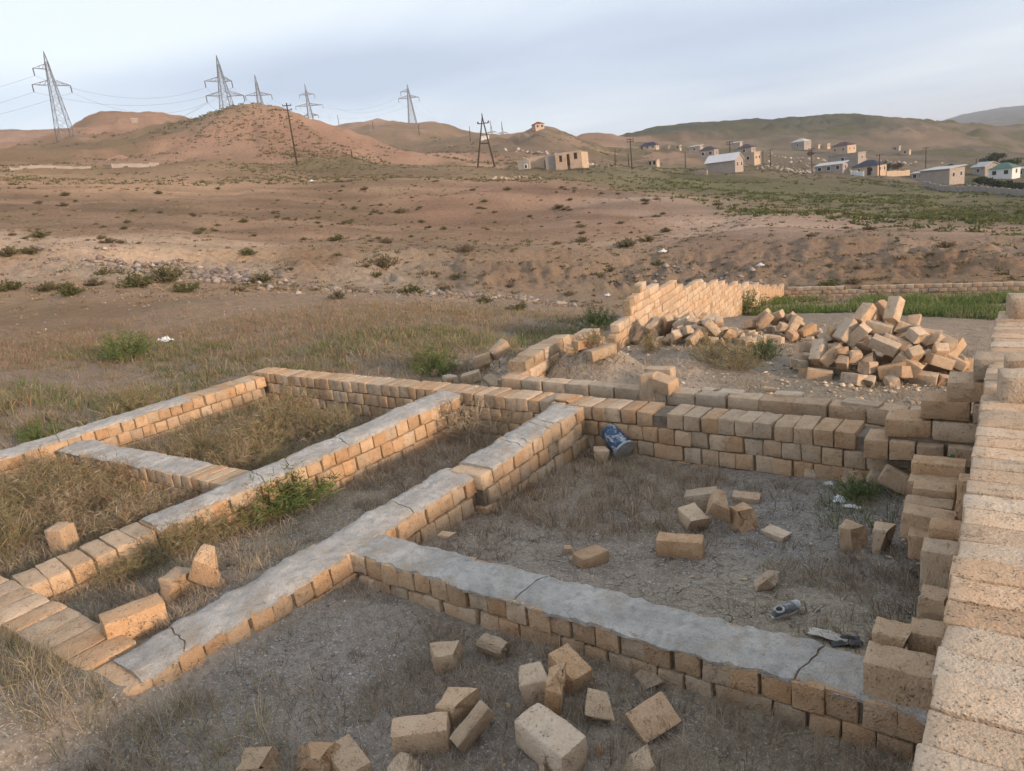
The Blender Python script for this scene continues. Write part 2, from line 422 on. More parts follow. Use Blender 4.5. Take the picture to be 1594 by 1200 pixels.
def mat_simple(name, col, var=0.25, scale=6, rough=0.9, bstr=0.3, bdist=0.01, spec=0.15, metal=0.0, space='Object'):
    m, t, b = new_mat(name, rough)
    b.inputs['Specular IOR Level'].default_value = spec; b.inputs['Metallic'].default_value = metal
    tc = N(t, 'ShaderNodeTexCoord'); v = tc.outputs[space]
    n1 = noise(t, v, scale, 5, 0.6); n2 = noise(t, v, scale * 6, 4, 0.6)
    d = tuple(c_ * (1 - var) for c_ in col); l = tuple(min(1, c_ * (1 + var)) for c_ in col)
    c = mixc(t, remap(t, n1, 0.3, 0.7), d, l)
    c = mixc(t, remap(t, n2, 0.4, 0.75, 0, 0.35), c, tuple(c_ * 0.6 for c_ in col))
    t.links.new(c, b.inputs['Base Color'])
    if bstr: bump(t, b, math_n(t, 'ADD', n1, n2), bstr, bdist)
    return m
M['mortar'] = mat_simple('mortar', (0.23, 0.185, 0.14), 0.3, 15, bstr=0.8, bdist=0.02)
M['sand_mortar'] = mat_simple('sand_mortar', (0.36, 0.27, 0.175), 0.3, 15, bstr=0.8, bdist=0.02)
M['rust'] = mat_simple('dark_rusty_steel', (0.075, 0.06, 0.055), 0.3, 1.5, rough=0.7, bstr=0)
M['pylon'] = mat_simple('weathered_galvanised_steel', (0.16, 0.165, 0.18), 0.2, 0.6, rough=0.6, bstr=0)
M['pole'] = mat_simple('tarred_wood', (0.065, 0.045, 0.035), 0.3, 1.5, bstr=0)
M['insulator'] = mat_simple('brown_glazed_ceramic', (0.10, 0.09, 0.09), 0.1, 2, rough=0.4, bstr=0)
M['wire'] = mat_simple('wire', (0.12, 0.12, 0.13), 0.05, 2, bstr=0)

# concrete screed: pale, dusty, trowelled, with damp darker blotches
m, t, b = new_mat('concrete_screed', 0.88)
tc = N(t, 'ShaderNodeTexCoord'); v = tc.outputs['Object']
n1 = noise(t, v, 2.2, 4, 0.66, 0.6); n2 = noise(t, v, 11, 4, 0.68); n3 = noise(t, v, 65, 3, 0.7)
c = mixc(t, remap(t, n1, 0.32, 0.66), (0.42, 0.395, 0.36), (0.64, 0.60, 0.54))
c = mixc(t, remap(t, n2, 0.46, 0.7, 0, 0.7), c, (0.30, 0.285, 0.26))
c = mixc(t, remap(t, noise(t, v, 3.1, 4, 0.65), 0.52, 0.68, 0, 0.65), c, (0.44, 0.35, 0.25))
c = mixc(t, remap(t, n3, 0.52, 0.75, 0, 0.6), c, (0.24, 0.22, 0.20))
t.links.new(c, b.inputs['Base Color'])
bump(t, b, math_n(t, 'ADD', math_n(t, 'MULTIPLY', n2, 1.8), math_n(t, 'MULTIPLY', n3, 1.1)), 1.0, 0.024)
M['concrete'] = m

def mat_tint(name, rough=0.9, tr=0.0):
    m, t, b = new_mat(name, rough)
    at = N(t, 'ShaderNodeAttribute', attribute_name='tint')
    t.links.new(at.outputs['Color'], b.inputs['Base Color'])
    if tr:
        b.inputs['Specular IOR Level'].default_value = 0.1
        tl = N(t, 'ShaderNodeBsdfTranslucent'); t.links.new(at.outputs['Color'], tl.inputs[0])
        mx = N(t, 'ShaderNodeMixShader'); mx.inputs[0].default_value = tr
        o = t.nodes['Material Output']
        t.links.new(b.outputs[0], mx.inputs[1]); t.links.new(tl.outputs[0], mx.inputs[2]); t.links.new(mx.outputs[0], o.inputs[0])
    return m
M['blade'] = mat_tint('grass_blades', 0.85, 0.3)
M['pebble'] = mat_tint('gravel', 0.9)

# earth: soil colour from the lie of the land, broken up by grit, stones and dry crust
m, t, b = new_mat('earth', 0.95)
b.inputs['Specular IOR Level'].default_value = 0.06
at = N(t, 'ShaderNodeAttribute', attribute_name='tint'); geo = N(t, 'ShaderNodeNewGeometry'); v = geo.outputs['Position']
soil = at.outputs['Color']
camd = N(t, 'ShaderNodeVectorMath', operation='LENGTH'); t.links.new(v, camd.inputs[0]); dist = camd.outputs['Value']
f1 = noise(t, v, 0.35, 3, 0.6); f2 = noise(t, v, 2.4, 5, 0.68); f3 = noise(t, v, 17, 3, 0.7); f4 = noise(t, v, 0.06, 4, 0.62); f5 = noise(t, v, 55, 1, 0.7)
c = mixc(t, remap(t, f4, 0.3, 0.7, 0, 0.55), soil, mixc(t, 0.45, soil, (0.11, 0.08, 0.05)))
c = mixc(t, remap(t, f1, 0.35, 0.7, 0, 0.5), c, mixc(t, 0.28, soil, (0.42, 0.32, 0.23)))
c = mixc(t, remap(t, f2, 0.44, 0.70, 0, 0.65), c, mixc(t, 0.65, soil, (0.11, 0.08, 0.055)))
near = remap(t, dist, 12, 45, 1, 0)
c = mixc(t, math_n(t, 'MULTIPLY', near, remap(t, f3, 0.46, 0.66, 0, 0.75)), c, mixc(t, 0.75, soil, (0.09, 0.075, 0.06)))
c = mixc(t, math_n(t, 'MULTIPLY', near, remap(t, f5, 0.60, 0.70, 0, 0.7)), c, (0.52, 0.48, 0.43))
# drying cracks in bare clay of the right-hand room
vo = N(t, 'ShaderNodeTexVoronoi', feature='DISTANCE_TO_EDGE'); vo.inputs['Scale'].default_value = 5.5
dv = N(t, 'ShaderNodeVectorMath', operation='ADD'); 
nv = N(t, 'ShaderNodeTexNoise'); nv.inputs['Scale'].default_value = 6; t.links.new(v, nv.inputs['Vector'])
sv = N(t, 'ShaderNodeVectorMath', operation='SCALE'); sv.inputs['Scale'].default_value = 0.30; t.links.new(nv.outputs['Color'], sv.inputs[0])
t.links.new(v, dv.inputs[0]); t.links.new(sv.outputs[0], dv.inputs[1]); t.links.new(dv.outputs[0], vo.inputs['Vector'])
clay = N(t, 'ShaderNodeAttribute', attribute_name='clay')
crk = math_n(t, 'MULTIPLY', remap(t, vo.outputs['Distance'], 0.006, 0.022, 1, 0), math_n(t, 'MULTIPLY', clay.outputs['Fac'], remap(t, noise(t, v, 1.3, 2), 0.50, 0.60)))
c = mixc(t, math_n(t, 'MULTIPLY', crk, 0.65), c, (0.06, 0.05, 0.04))
t.links.new(c, b.inputs['Base Color'])
hh = math_n(t, 'ADD', math_n(t, 'MULTIPLY', f2, 2.2), math_n(t, 'MULTIPLY', f3, 0.5))
hh = math_n(t, 'SUBTRACT', hh, math_n(t, 'MULTIPLY', crk, 0.8))
bdist = remap(t, dist, 5, 250, 0.035, 0.9)
bn = N(t, 'ShaderNodeBump'); bn.inputs['Strength'].default_value = 0.8
t.links.new(hh, bn.inputs['Height']); t.links.new(bdist, bn.inputs['Distance']); t.links.new(bn.outputs[0], b.inputs['Normal'])
M['earth'] = m

# ------------------------------------------------------------------ ground sheet
# soil colours: photo position, distance, albedo; a few include sun
SOIL = [(600,1050,4,(.29,.255,.22)),(250,1100,4,(.31,.27,.225)),(1200,900,5,(.32,.275,.205)),(1000,750,7,(.28,.235,.19)),(350,900,6,(.30,.265,.225)),(1250,760,7,(.27,.25,.225)),
 (300,690,9,(.24,.20,.14)),(100,780,7,(.24,.20,.14)),(100,640,16,(.29,.225,.17)),(300,560,18,(.27,.21,.155)),(500,540,18,(.25,.21,.15)),(100,520,32,(.27,.19,.125)),(300,480,30,(.32,.235,.165)),(550,480,28,(.32,.24,.17)),
 (100,450,45,(.33,.245,.17)),(350,440,45,(.33,.245,.17)),(650,450,45,(.30,.24,.18)),(900,465,46,(.28,.225,.17)),(800,500,24,(.27,.22,.165)),
 (150,410,57,(.40,.335,.27)),(400,417,54,(.40,.335,.27)),(620,448,49,(.40,.335,.27)),(0,384,63,(.58,.45,.34)),(250,389,61,(.58,.45,.34)),(120,386,62,(.60,.46,.35)),(340,396,60,(.50,.385,.28)),(60,400,59,(.42,.34,.27)),(640,410,56,(.44,.355,.27)),(480,405,56,(.30,.20,.12)),(680,415,54,(.34,.27,.205)),(820,420,54,(.33,.235,.165)),(1000,420,55,(.32,.24,.175)),(1200,420,52,(.27,.20,.14)),(1450,420,50,(.25,.17,.11)),(1590,420,48,(.25,.17,.11)),
 (100,330,90,(.27,.195,.135)),(400,335,92,(.26,.19,.13)),(700,330,95,(.28,.19,.135)),(950,350,85,(.30,.215,.155)),(1150,370,66,(.29,.215,.16)),(1350,385,60,(.26,.19,.14)),(800,300,112,(.31,.215,.155)),
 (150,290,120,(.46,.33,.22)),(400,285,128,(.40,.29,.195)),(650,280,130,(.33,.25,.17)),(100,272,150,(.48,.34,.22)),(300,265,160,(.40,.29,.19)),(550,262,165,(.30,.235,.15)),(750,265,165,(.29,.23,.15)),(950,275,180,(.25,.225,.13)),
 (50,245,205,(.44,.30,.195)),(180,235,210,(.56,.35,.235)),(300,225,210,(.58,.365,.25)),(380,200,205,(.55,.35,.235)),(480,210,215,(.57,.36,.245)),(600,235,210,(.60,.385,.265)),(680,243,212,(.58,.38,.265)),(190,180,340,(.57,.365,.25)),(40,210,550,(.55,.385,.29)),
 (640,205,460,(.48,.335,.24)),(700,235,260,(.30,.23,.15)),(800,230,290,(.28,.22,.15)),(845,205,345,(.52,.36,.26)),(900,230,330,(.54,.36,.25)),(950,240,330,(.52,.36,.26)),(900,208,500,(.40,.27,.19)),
 (1100,290,170,(.20,.20,.10)),(1250,310,150,(.19,.19,.10)),(1400,330,110,(.20,.19,.11)),(1550,340,100,(.20,.18,.11)),(1200,330,100,(.22,.19,.12)),(1500,300,180,(.18,.18,.10)),
 (1100,265,250,(.30,.235,.16)),(1300,270,270,(.28,.235,.165)),(1500,285,240,(.24,.21,.145)),(1200,240,360,(.25,.215,.155)),(1400,245,380,(.25,.205,.15)),
 (1000,212,620,(.085,.11,.075)),(1100,200,620,(.09,.112,.078)),(1250,190,620,(.09,.112,.078)),(1350,200,560,(.11,.12,.085)),(1450,215,520,(.34,.25,.175)),(1480,200,580,(.27,.21,.155)),(1560,215,560,(.24,.20,.15)),(1560,235,430,(.22,.19,.14)),  # right hill's right side lighter: sunlight on it is in the colour
 (1550,180,2900,(.16,.17,.19)),(1100,540,13,(.31,.255,.19)),(1250,520,16,(.31,.25,.185)),(1350,490,24,(.30,.245,.185)),(1550,480,28,(.29,.235,.18)),(1000,560,12,(.34,.275,.20)),(890,565,12,(.46,.37,.27)),(940,570,12,(.44,.35,.26)),(1060,550,13,(.42,.33,.25)),(900,590,10.5,(.36,.29,.21)),(1200,590,11,(.27,.225,.165))]  # far mountain's bluish haze is put into its colour
SOIL += [(190,216,248,(.36,.27,.165)),(30,226,246,(.40,.29,.185)),(1000,316,100,(.40,.30,.22)),(1200,349,72,(.40,.305,.23)),(1400,375,60,(.38,.29,.22)),(1100,333,86,(.40,.30,.22)),(1590,389,54,(.38,.29,.22)),(325,192,244,(.38,.29,.19)),(370,215,202,(.42,.28,.185)),(140,240,205,(.45,.30,.20)),(250,250,180,(.50,.33,.22)),(860,215,330,(.25,.215,.14)),  # hollow on the main hill's front darkened: its shading is in the colour
 (60,345,82,(.24,.185,.125)),(250,330,92,(.235,.18,.12)),(520,330,94,(.24,.18,.12)),(620,360,78,(.25,.185,.125)),(400,365,74,(.29,.21,.145)),(150,365,74,(.28,.205,.14)),(780,345,86,(.245,.175,.12)),(60,500,36,(.23,.165,.105)),(180,490,33,(.24,.17,.11))]
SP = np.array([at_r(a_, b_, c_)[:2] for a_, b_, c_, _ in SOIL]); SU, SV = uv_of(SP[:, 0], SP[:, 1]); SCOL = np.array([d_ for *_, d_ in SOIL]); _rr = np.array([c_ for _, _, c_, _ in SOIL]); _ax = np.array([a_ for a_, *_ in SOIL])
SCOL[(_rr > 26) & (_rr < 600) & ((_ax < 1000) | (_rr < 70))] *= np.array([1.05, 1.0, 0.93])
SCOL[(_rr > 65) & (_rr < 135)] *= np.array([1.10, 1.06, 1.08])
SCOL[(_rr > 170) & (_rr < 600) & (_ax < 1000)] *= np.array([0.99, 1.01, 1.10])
def soil(x, y):
    u, v_ = uv_of(x, y); o = np.empty((len(u), 3))
    w1 = 0.10 * fbm(x * 0.2, y * 0.2, 61) + 0.0 * x
    for i in range(0, len(u), 20000):
        s = slice(i, i + 20000)
        d2 = (u[s][:, None] - SU[None]) ** 2 + (1.6 * (v_[s] + w1[s])[:, None] - 1.6 * SV[None]) ** 2 + 0.004
        w_ = 1 / d2 ** 2.0
        o[s] = (w_ @ SCOL) / w_.sum(1)[:, None]
    return o
def greenness(x, y):
    """patches of green scrub on the far slopes"""
    r = np.hypot(x, y); th = np.degrees(np.arctan2(x, y))
    g = sstep(0.02, 0.32, fbm(x * 0.03, y * 0.03, 71, 5, gain=0.6)) * sstep(150, 190, r) * 0.75
    g = g * (1 - 0.55 * ((th < -33) & (r > 200)))
    return g
view_th = np.linspace(math.radians(-84), math.radians(10), 500)
rest_th = np.linspace(math.radians(10), math.radians(276), 70)[1:-1]
TH = np.concatenate([view_th, rest_th])
RR = np.concatenate([np.linspace(0.6, 3.0, 20), np.exp(np.linspace(math.log(3.06), math.log(75), 250)), np.exp(np.linspace(math.log(75.8), math.log(6500), 230))])
TT, RG = np.meshgrid(TH, RR)
gxs = (np.sin(TT) * RG).ravel(); gys = (np.cos(TT) * RG).ravel()
gzs = ground(gxs, gys)
nth, nr = len(TH), len(RR)
i, j = np.meshgrid(np.arange(nth), np.arange(nr - 1)); i = i.ravel(); j = j.ravel(); i2 = (i + 1) % nth
Q = np.stack([j * nth + i, j * nth + i2, (j + 1) * nth + i2, (j + 1) * nth + i], 1)[:, ::-1]
gv = np.stack([gxs, gys, gzs], 1)
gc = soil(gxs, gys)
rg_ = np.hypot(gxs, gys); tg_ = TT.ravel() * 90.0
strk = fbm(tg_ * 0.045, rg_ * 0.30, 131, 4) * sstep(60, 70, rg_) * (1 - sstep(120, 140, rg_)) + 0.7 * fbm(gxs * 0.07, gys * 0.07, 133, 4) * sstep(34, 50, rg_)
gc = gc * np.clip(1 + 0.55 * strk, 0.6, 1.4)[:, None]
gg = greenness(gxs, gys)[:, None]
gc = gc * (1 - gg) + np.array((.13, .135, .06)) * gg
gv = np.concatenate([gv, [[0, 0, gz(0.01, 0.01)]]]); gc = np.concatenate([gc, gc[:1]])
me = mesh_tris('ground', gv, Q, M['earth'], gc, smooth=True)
ca = me.attributes.new('clay', 'FLOAT', 'POINT')
cl_ = np.exp(-(((gv[:, 0] + 2.3) / 1.9) ** 2 + ((gv[:, 1] - 5.0) / 0.8) ** 2))
ca.data.foreach_set('value', np.clip(cl_ * 1.8, 0, 1).astype(np.float32))
gob = obj('ground', me)
tag(gob, kind='structure')
gob['label'] = 'dry brown earth rising from the foundation to bare hills'
#@@WALLS
# ------------------------------------------------------------------ stone blocks
def v3noise(P, seed, scale):
    x, y, z = P[:, 0] * scale, P[:, 1] * scale, P[:, 2] * scale
    return vnoise(x + z * 0.73 + seed, y + z * 0.41 - seed * 1.7, seed) + vnoise(y * 1.1 + seed, z + x * 0.3, seed + 5)
def block_mesh(name, mat, seed, rough=1.0, lo=False, broken=0):
    """a sawn limestone block 0.39 x 0.19 x 0.19 m, worn edges; some with a broken end"""
    rg = np.random.default_rng(seed)
    h = np.array([0.195, 0.095, 0.095]); r_ = 0.011 * rg.uniform(0.7, 1.4) * min(rough, 1.2)
    def ticks(hh, k):
        inner = np.linspace(-hh + r_, hh - r_, k)
        return np.concatenate([[-hh], inner, [hh]])
    T3 = [ticks(h[0], 3 if lo else 6), ticks(h[1], 2 if lo else 4), ticks(h[2], 2 if lo else 4)]
    verts = {}; VV = []; FF = []
    def vid(a, b_, c_):
        k = (a, b_, c_)
        if k not in verts:
            verts[k] = len(VV); VV.append((T3[0][a], T3[1][b_], T3[2][c_]))
        return verts[k]
    nx, ny, nz_ = [len(q) - 1 for q in T3]
    for a in range(nx):
        for b_ in range(ny):
            FF.append((vid(a, b_, 0), vid(a, b_ + 1, 0), vid(a + 1, b_ + 1, 0), vid(a + 1, b_, 0)))
            FF.append((vid(a, b_, nz_), vid(a + 1, b_, nz_), vid(a + 1, b_ + 1, nz_), vid(a, b_ + 1, nz_)))
    for a in range(nx):
        for c_ in range(nz_):
            FF.append((vid(a, 0, c_), vid(a + 1, 0, c_), vid(a + 1, 0, c_ + 1), vid(a, 0, c_ + 1)))
            FF.append((vid(a, ny, c_), vid(a, ny, c_ + 1), vid(a + 1, ny, c_ + 1), vid(a + 1, ny, c_)))
    for b_ in range(ny):
        for c_ in range(nz_):
            FF.append((vid(0, b_, c_), vid(0, b_, c_ + 1), vid(0, b_ + 1, c_ + 1), vid(0, b_ + 1, c_)))
            FF.append((vid(nx, b_, c_), vid(nx, b_ + 1, c_), vid(nx, b_ + 1, c_ + 1), vid(nx, b_, c_ + 1)))
    P = np.array(VV)
    q = np.clip(P, -h + r_, h - r_); d = P - q; L = np.linalg.norm(d, axis=1)
    k = L > 1e-6
    P[k] = q[k] + d[k] / L[k][:, None] * r_
    nrm = P / h; nrm /= np.linalg.norm(nrm, axis=1)[:, None]
    amp = 0.0085 * rough
    edge = (np.abs(P / h) > 0.8).sum(1) >= 2
    disp = v3noise(P, seed, 9) * amp + v3noise(P, seed + 3, 26) * amp * 0.5 + np.where(edge, -np.abs(v3noise(P, seed + 9, 17)) * amp * 2.0, 0)
    P = P + nrm * disp[:, None]
    # slight skew of the sawn block
    P[:, 1] += P[:, 0] * rg.normal(0, 0.015); P[:, 2] += P[:, 0] * rg.normal(0, 0.015); P[:, 2] *= 1 + P[:, 1] * rg.normal(0, 0.25)
    me = bpy.data.meshes.new(name); me.from_pydata(P.tolist(), [], FF); me.update()
    if broken:
        bm = bmesh.new(); bm.from_mesh(me)
        cuts = [((0.195 - broken * 0.39) * rg.uniform(0.9, 1.0), (1, rg.normal(0, 0.35), rg.normal(0, 0.4)))]
        if rough > 1.5: cuts.append((0.09, (rg.normal(0, 0.4), rg.normal(0, 1), 1)))
        if rough > 1.5: cuts.append((0.10, (-0.7, rg.normal(0, 0.6), rg.normal(0, 1))))
        for dist_, no in cuts:
            no = Vector(no).normalized()
            res = bmesh.ops.bisect_plane(bm, geom=bm.verts[:] + bm.edges[:] + bm.faces[:], plane_co=no * dist_, plane_no=no, clear_outer=True)
            ed = [e for e in res['geom_cut'] if isinstance(e, bmesh.types.BMEdge)]
            if ed:
                fl = bmesh.ops.contextual_create(bm, geom=ed)['faces']
                if fl:
                    pk = bmesh.ops.poke(bm, faces=fl)
                    for v_ in pk['verts']: v_.co += no * rg.uniform(-0.03, 0.012)
                    sb = bmesh.ops.subdivide_edges(bm, edges=[e for v_ in pk['verts'] for e in v_.link_edges], cuts=1)
                    for g in sb['geom_inner']:
                        if isinstance(g, bmesh.types.BMVert): g.co += Vector(rg.normal(0, 0.008, 3))
        bmesh.ops.triangulate(bm, faces=[f for f in bm.faces if len(f.verts) > 4])
        bmesh.ops.recalc_face_normals(bm, faces=bm.faces)
        # centre the piece
        c0 = sum((v_.co for v_ in bm.verts), Vector()) / len(bm.verts)
        for v_ in bm.verts: v_.co -= c0
        bm.to_mesh(me); bm.free()
    me.polygons.foreach_set('use_smooth', np.ones(len(me.polygons), bool))
    me.set_sharp_from_angle(angle=math.radians(30))
    me.materials.append(mat)
    return me
BLK = {}
for key in ('stone', 'pale_stone', 'pink_stone'):
    BLK[key] = [block_mesh('block', M[key], 100 + i_, rough=0.5 + 0.085 * i_) for i_ in range(9)]
    BLK[key + '_lo'] = [block_mesh('block', M[key], 200 + i_, lo=True, rough=0.8) for i_ in range(5)]
BLK['half'] = [block_mesh('block', M['stone'], 300 + i_, rough=1.3, broken=0.35 + 0.05 * i_) for i_ in range(6)]
BLK['chunk'] = [block_mesh('block', M['stone'], 320 + i_, rough=1.9, broken=0.3 + 0.05 * i_) for i_ in range(6)]
BLK['pale_half'] = [block_mesh('block', M['pale_stone'], 340 + i_, rough=1.3, broken=0.3 + 0.05 * i_) for i_ in range(5)]

def cap_mesh(name, L, w_, th, seed, mat, cracks=(), edge=0.03, hole=0.0, step=0.035):
    """trowelled concrete layer: uneven edges, broken where it has cracked; along +X from 0 to L, top near z = 0"""
    cuts = [0.0] + sorted(cracks) + [L]
    V = []; Fc = []
    nw = max(8, int(w_ / 0.045))
    for a, b_ in zip(cuts[:-1], cuts[1:]):
        k = max(3, int((b_ - a) / step)); base = len(V)
        us = np.linspace(0, 1, k + 1); ws = np.linspace(-0.5, 0.5, nw + 1)
        U, Wd = np.meshgrid(us, ws, indexing='ij')
        ja = 0.045 * fbm(ws * w_ * 9, ws * 0 + a * 7, seed + 3, 3) if a > 0 else 0 * ws
        jb = 0.045 * fbm(ws * w_ * 9, ws * 0 + b_ * 7, seed + 3, 3) if b_ < L else 0 * ws
        skew = 0.10
        xa = a + ja + skew * ws * (a > 0) + 0.007 * (a > 0); xb = b_ + jb + skew * ws * (b_ < L) - 0.007 * (b_ < L)
        Xp = xa[None] * (1 - U) + xb[None] * U
        el = edge * (fbm(Xp[:, 0] * 3.1, Xp[:, 0] * 0 + seed, seed, 5, gain=0.72) * 1.5 - 0.35); er = edge * (fbm(Xp[:, 0] * 3.1, Xp[:, 0] * 0 + seed + 9, seed + 1, 5, gain=0.72) * 1.5 - 0.35)
        Yp = Wd * w_ + np.where(Wd < 0, -1, 1) * np.where(Wd < 0, el[:, None], er[:, None]) * (np.abs(Wd) * 2)
        Zp = 0.024 * fbm(Xp * 2.2, Yp * 2.2, seed + 7, 4) + 0.020 * fbm(Xp * 9, Yp * 9, seed + 8, 4)
        er2 = (np.abs(Wd) * 2) ** 6
        Zp = Zp - 0.030 * er2 * (1 + 1.2 * fbm(Xp * 5, Yp * 0 + 2, seed + 21, 3))
        top = np.stack([Xp, Yp, Zp], -1).reshape(-1, 3)
        bot = np.stack([Xp, Yp * 1.0 + 0.0, np.full_like(Zp, -th) + 0.012 * fbm(Xp * 6, Yp * 6, seed + 12, 2)], -1).reshape(-1, 3)
        m1 = nw + 1
        V += top.tolist() + bot.tolist(); off = len(top)
        for p in range(k):
            for q_ in range(nw):
                i0 = base + p * m1 + q_
                Fc.append((i0, i0 + m1, i0 + m1 + 1, i0 + 1))
        def side(i0, i1): Fc.append((base + i0, base + i1, base + off + i1, base + off + i0))
        for p in range(k):
            side((p + 1) * m1, p * m1); side(p * m1 + nw, (p + 1) * m1 + nw)
        for q_ in range(nw):
            side(q_, q_ + 1); side(k * m1 + q_ + 1, k * m1 + q_)
    me = bpy.data.meshes.new(name); me.from_pydata(V, [], Fc); me.update()
    me.polygons.foreach_set('use_smooth', np.ones(len(me.polygons), bool)); me.set_sharp_from_angle(angle=math.radians(45))
    me.materials.append(mat)
    return me

NB = [0]
def put_block(parent, loc, rz, key='stone', s=(1, 1, 1), jit=0.006, name='brick', rx=0, ry=0):
    lst = BLK[key]
    me = lst[random.randrange(len(lst))]
    flip = random.choice((0, math.pi))
    o = obj(name, me, parent, (loc[0] + random.gauss(0, jit), loc[1] + random.gauss(0, jit), loc[2] + random.gauss(0, jit * 0.5)),
            (rx + random.gauss(0, 0.012) + random.choice((0, math.pi)), ry + random.gauss(0, 0.012), rz + flip + random.gauss(0, 0.014)),
            (s[0] * random.uniform(0.985, 1.015), s[1] * random.uniform(0.965, 1.02), s[2] * random.uniform(0.96, 1.015)))
    NB[0] += 1
    return o
def wall(name, label, p0, p1, width, ztop, courses, lay='header', key='stone', cap=None, cap_from=0, cap_to=None, cracks=(), skip=(), seed=0, jit=0.006, pitch=None, core=True, cat='wall', core_mat='mortar', edge=0.03, rise=0.0):
    """a stone wall from p0 to p1; courses counted from the top; each block is a part of its own"""
    p0 = np.array(p0, float); p1 = np.array(p1, float); L = np.linalg.norm(p1 - p0); d = (p1 - p0) / L; ang = math.atan2(d[1], d[0])
    e = empty(name, (p0[0], p0[1], 0), ang); tag(e, label, cat, 'limestone block walls', 'thing')
    e.rotation_euler = (0, -math.atan2(rise, L), ang)
    th = 0.05 if cap is not None else 0.0
    top = ztop - (0.022 if cap is not None else 0)
    hc = 0.20
    random.seed(seed + 1000)
    for c_ in range(courses):
        zc_ = top - hc * (c_ + 0.5)
        if lay == 'header' or (lay == 'mixed' and c_ == 0):
            pt = pitch or 0.203; k = max(1, int(round(L / pt))); pt = L / k; off = (c_ % 2) * pt * 0.45
            u = off + pt / 2 if c_ % 2 else pt / 2
            while u < L - pt * 0.3:
                if not any(a <= u <= b_ and c_ == cc for a, b_, cc in skip):
                    put_block(e, (u, 0, zc_), math.pi / 2, key, (width / 0.39, pt / 0.1945, 1.02), jit)
                u += pt
        else:
            pt = 0.405; u = pt / 2 - (c_ % 2) * 0.2
            while u < L + 0.1:
                if u > 0.05 and not any(a <= u <= b_ and c_ == cc for a, b_, cc in skip):
                    if random.random() < 0.12:
                        for q_ in (-0.1, 0.1): put_block(e, (u + q_, 0, zc_), math.pi / 2, key, (width / 0.39, 0.97, 1.0), jit)
                    else:
                        put_block(e, (u, 0, zc_), 0, key, (1.005, width / 0.19 if width < 0.3 else width / 0.19, 1.0), jit)
                u += pt
    if core:
        mb = MB(); mb.box((L / 2, 0, top - 0.02 - hc * courses / 2 - 0.06), (L - 0.08, width - 0.075, hc * courses + 0.06))
        mb.build('mortar_bed', M[core_mat], e)
    if cap is not None:
        ct = L if cap_to is None else cap_to
        me = cap_mesh('concrete_cap', ct - cap_from, width + 0.02, th, seed, M['concrete'], [c_ - cap_from for c_ in cracks], min(edge, 0.028))
        obj('concrete_cap', me, e, (cap_from, 0, ztop))
    return e

# ------------------------------------------------------------------ the foundation
wall('foundation_wall', 'long low outer foundation wall on the far left, grey concrete on top', (-12.86, 2.6), (-12.10, 8.32), 0.56, 0.47, 3, cap=0.60, cap_to=4.3, cracks=(2.2,), seed=1, edge=0.06, rise=0.14)
wall('foundation_wall', 'middle foundation wall with grey concrete top, left of the narrow corridor', (-7.70, 2.26), (-6.94, 7.94), 0.50, 0.42, 3, cap=0.54, cap_from=1.25, cracks=(2.55, 3.75), seed=2, edge=0.05, rise=0.25)
wall('foundation_wall', 'foundation wall right of the corridor, near part with cracked concrete top', (-5.22, 1.86), (-4.98, 5.70), 0.50, 0.40, 3, cap=0.56, cap_from=0.14, cracks=(0.55, 2.95), seed=3, edge=0.06, rise=0.13)
wall('foundation_wall', 'foundation wall right of the corridor, raised far part with patchy concrete', (-4.84, 5.62), (-4.76, 7.80), 0.46, 0.58, 3, cap=0.46, cap_from=0.18, cap_to=2.1, cracks=(0.85, 0.98, 1.45, 1.56), seed=4, rise=0.11)
wall('foundation_wall', 'back foundation wall of bare blocks behind the small rooms on the left', (-12.35, 8.56), (-5.12, 8.12), 0.42, 0.64, 4, seed=5)
wall('foundation_wall', 'back foundation wall behind the blue bucket with one block missing', (-5.10, 8.09), (-0.22, 7.78), 0.42, 0.64, 4, skip=((1.42, 1.62, 0), (3.85, 4.2, 0)), seed=6, pitch=0.212)
wall('foundation_wall', 'short cross wall with concrete top between the two left rooms', (-12.06, 4.78), (-7.70, 4.80), 0.46, 0.45, 3, cap=0.56, cap_to=3.4, cracks=(1.9,), seed=7, edge=0.06)
wall('foundation_wall', 'front cross wall under a wide grey concrete strip with two cracks', (-4.86, 4.08), (-0.24, 4.08), 0.42, 0.468, 3, rise=-0.07, cap=0.47, cap_from=-0.20, cracks=(1.85, 3.90), seed=8, pitch=0.196, edge=0.05)
wall('foundation_wall', 'row of bare blocks laid across at the lower left corner', (-9.3, 2.02), (-5.50, 2.02), 0.42, 0.41, 2, seed=9, pitch=0.30)
wall('foundation_wall', 'low wall of long blocks behind the back foundation wall', (-6.55, 8.86), (-0.25, 8.42), 0.24, 0.68, 3, lay='stretcher', key='pink_stone', seed=10)
wall('boundary_wall', 'tall wall along the right edge topped with pale blocks laid crosswise', (-0.0, -5.0), (0.02, 9.9), 0.40, 1.46, 6, key='pale_stone', seed=11, pitch=0.2)  # lengthened unseen behind the camera to block the low sun
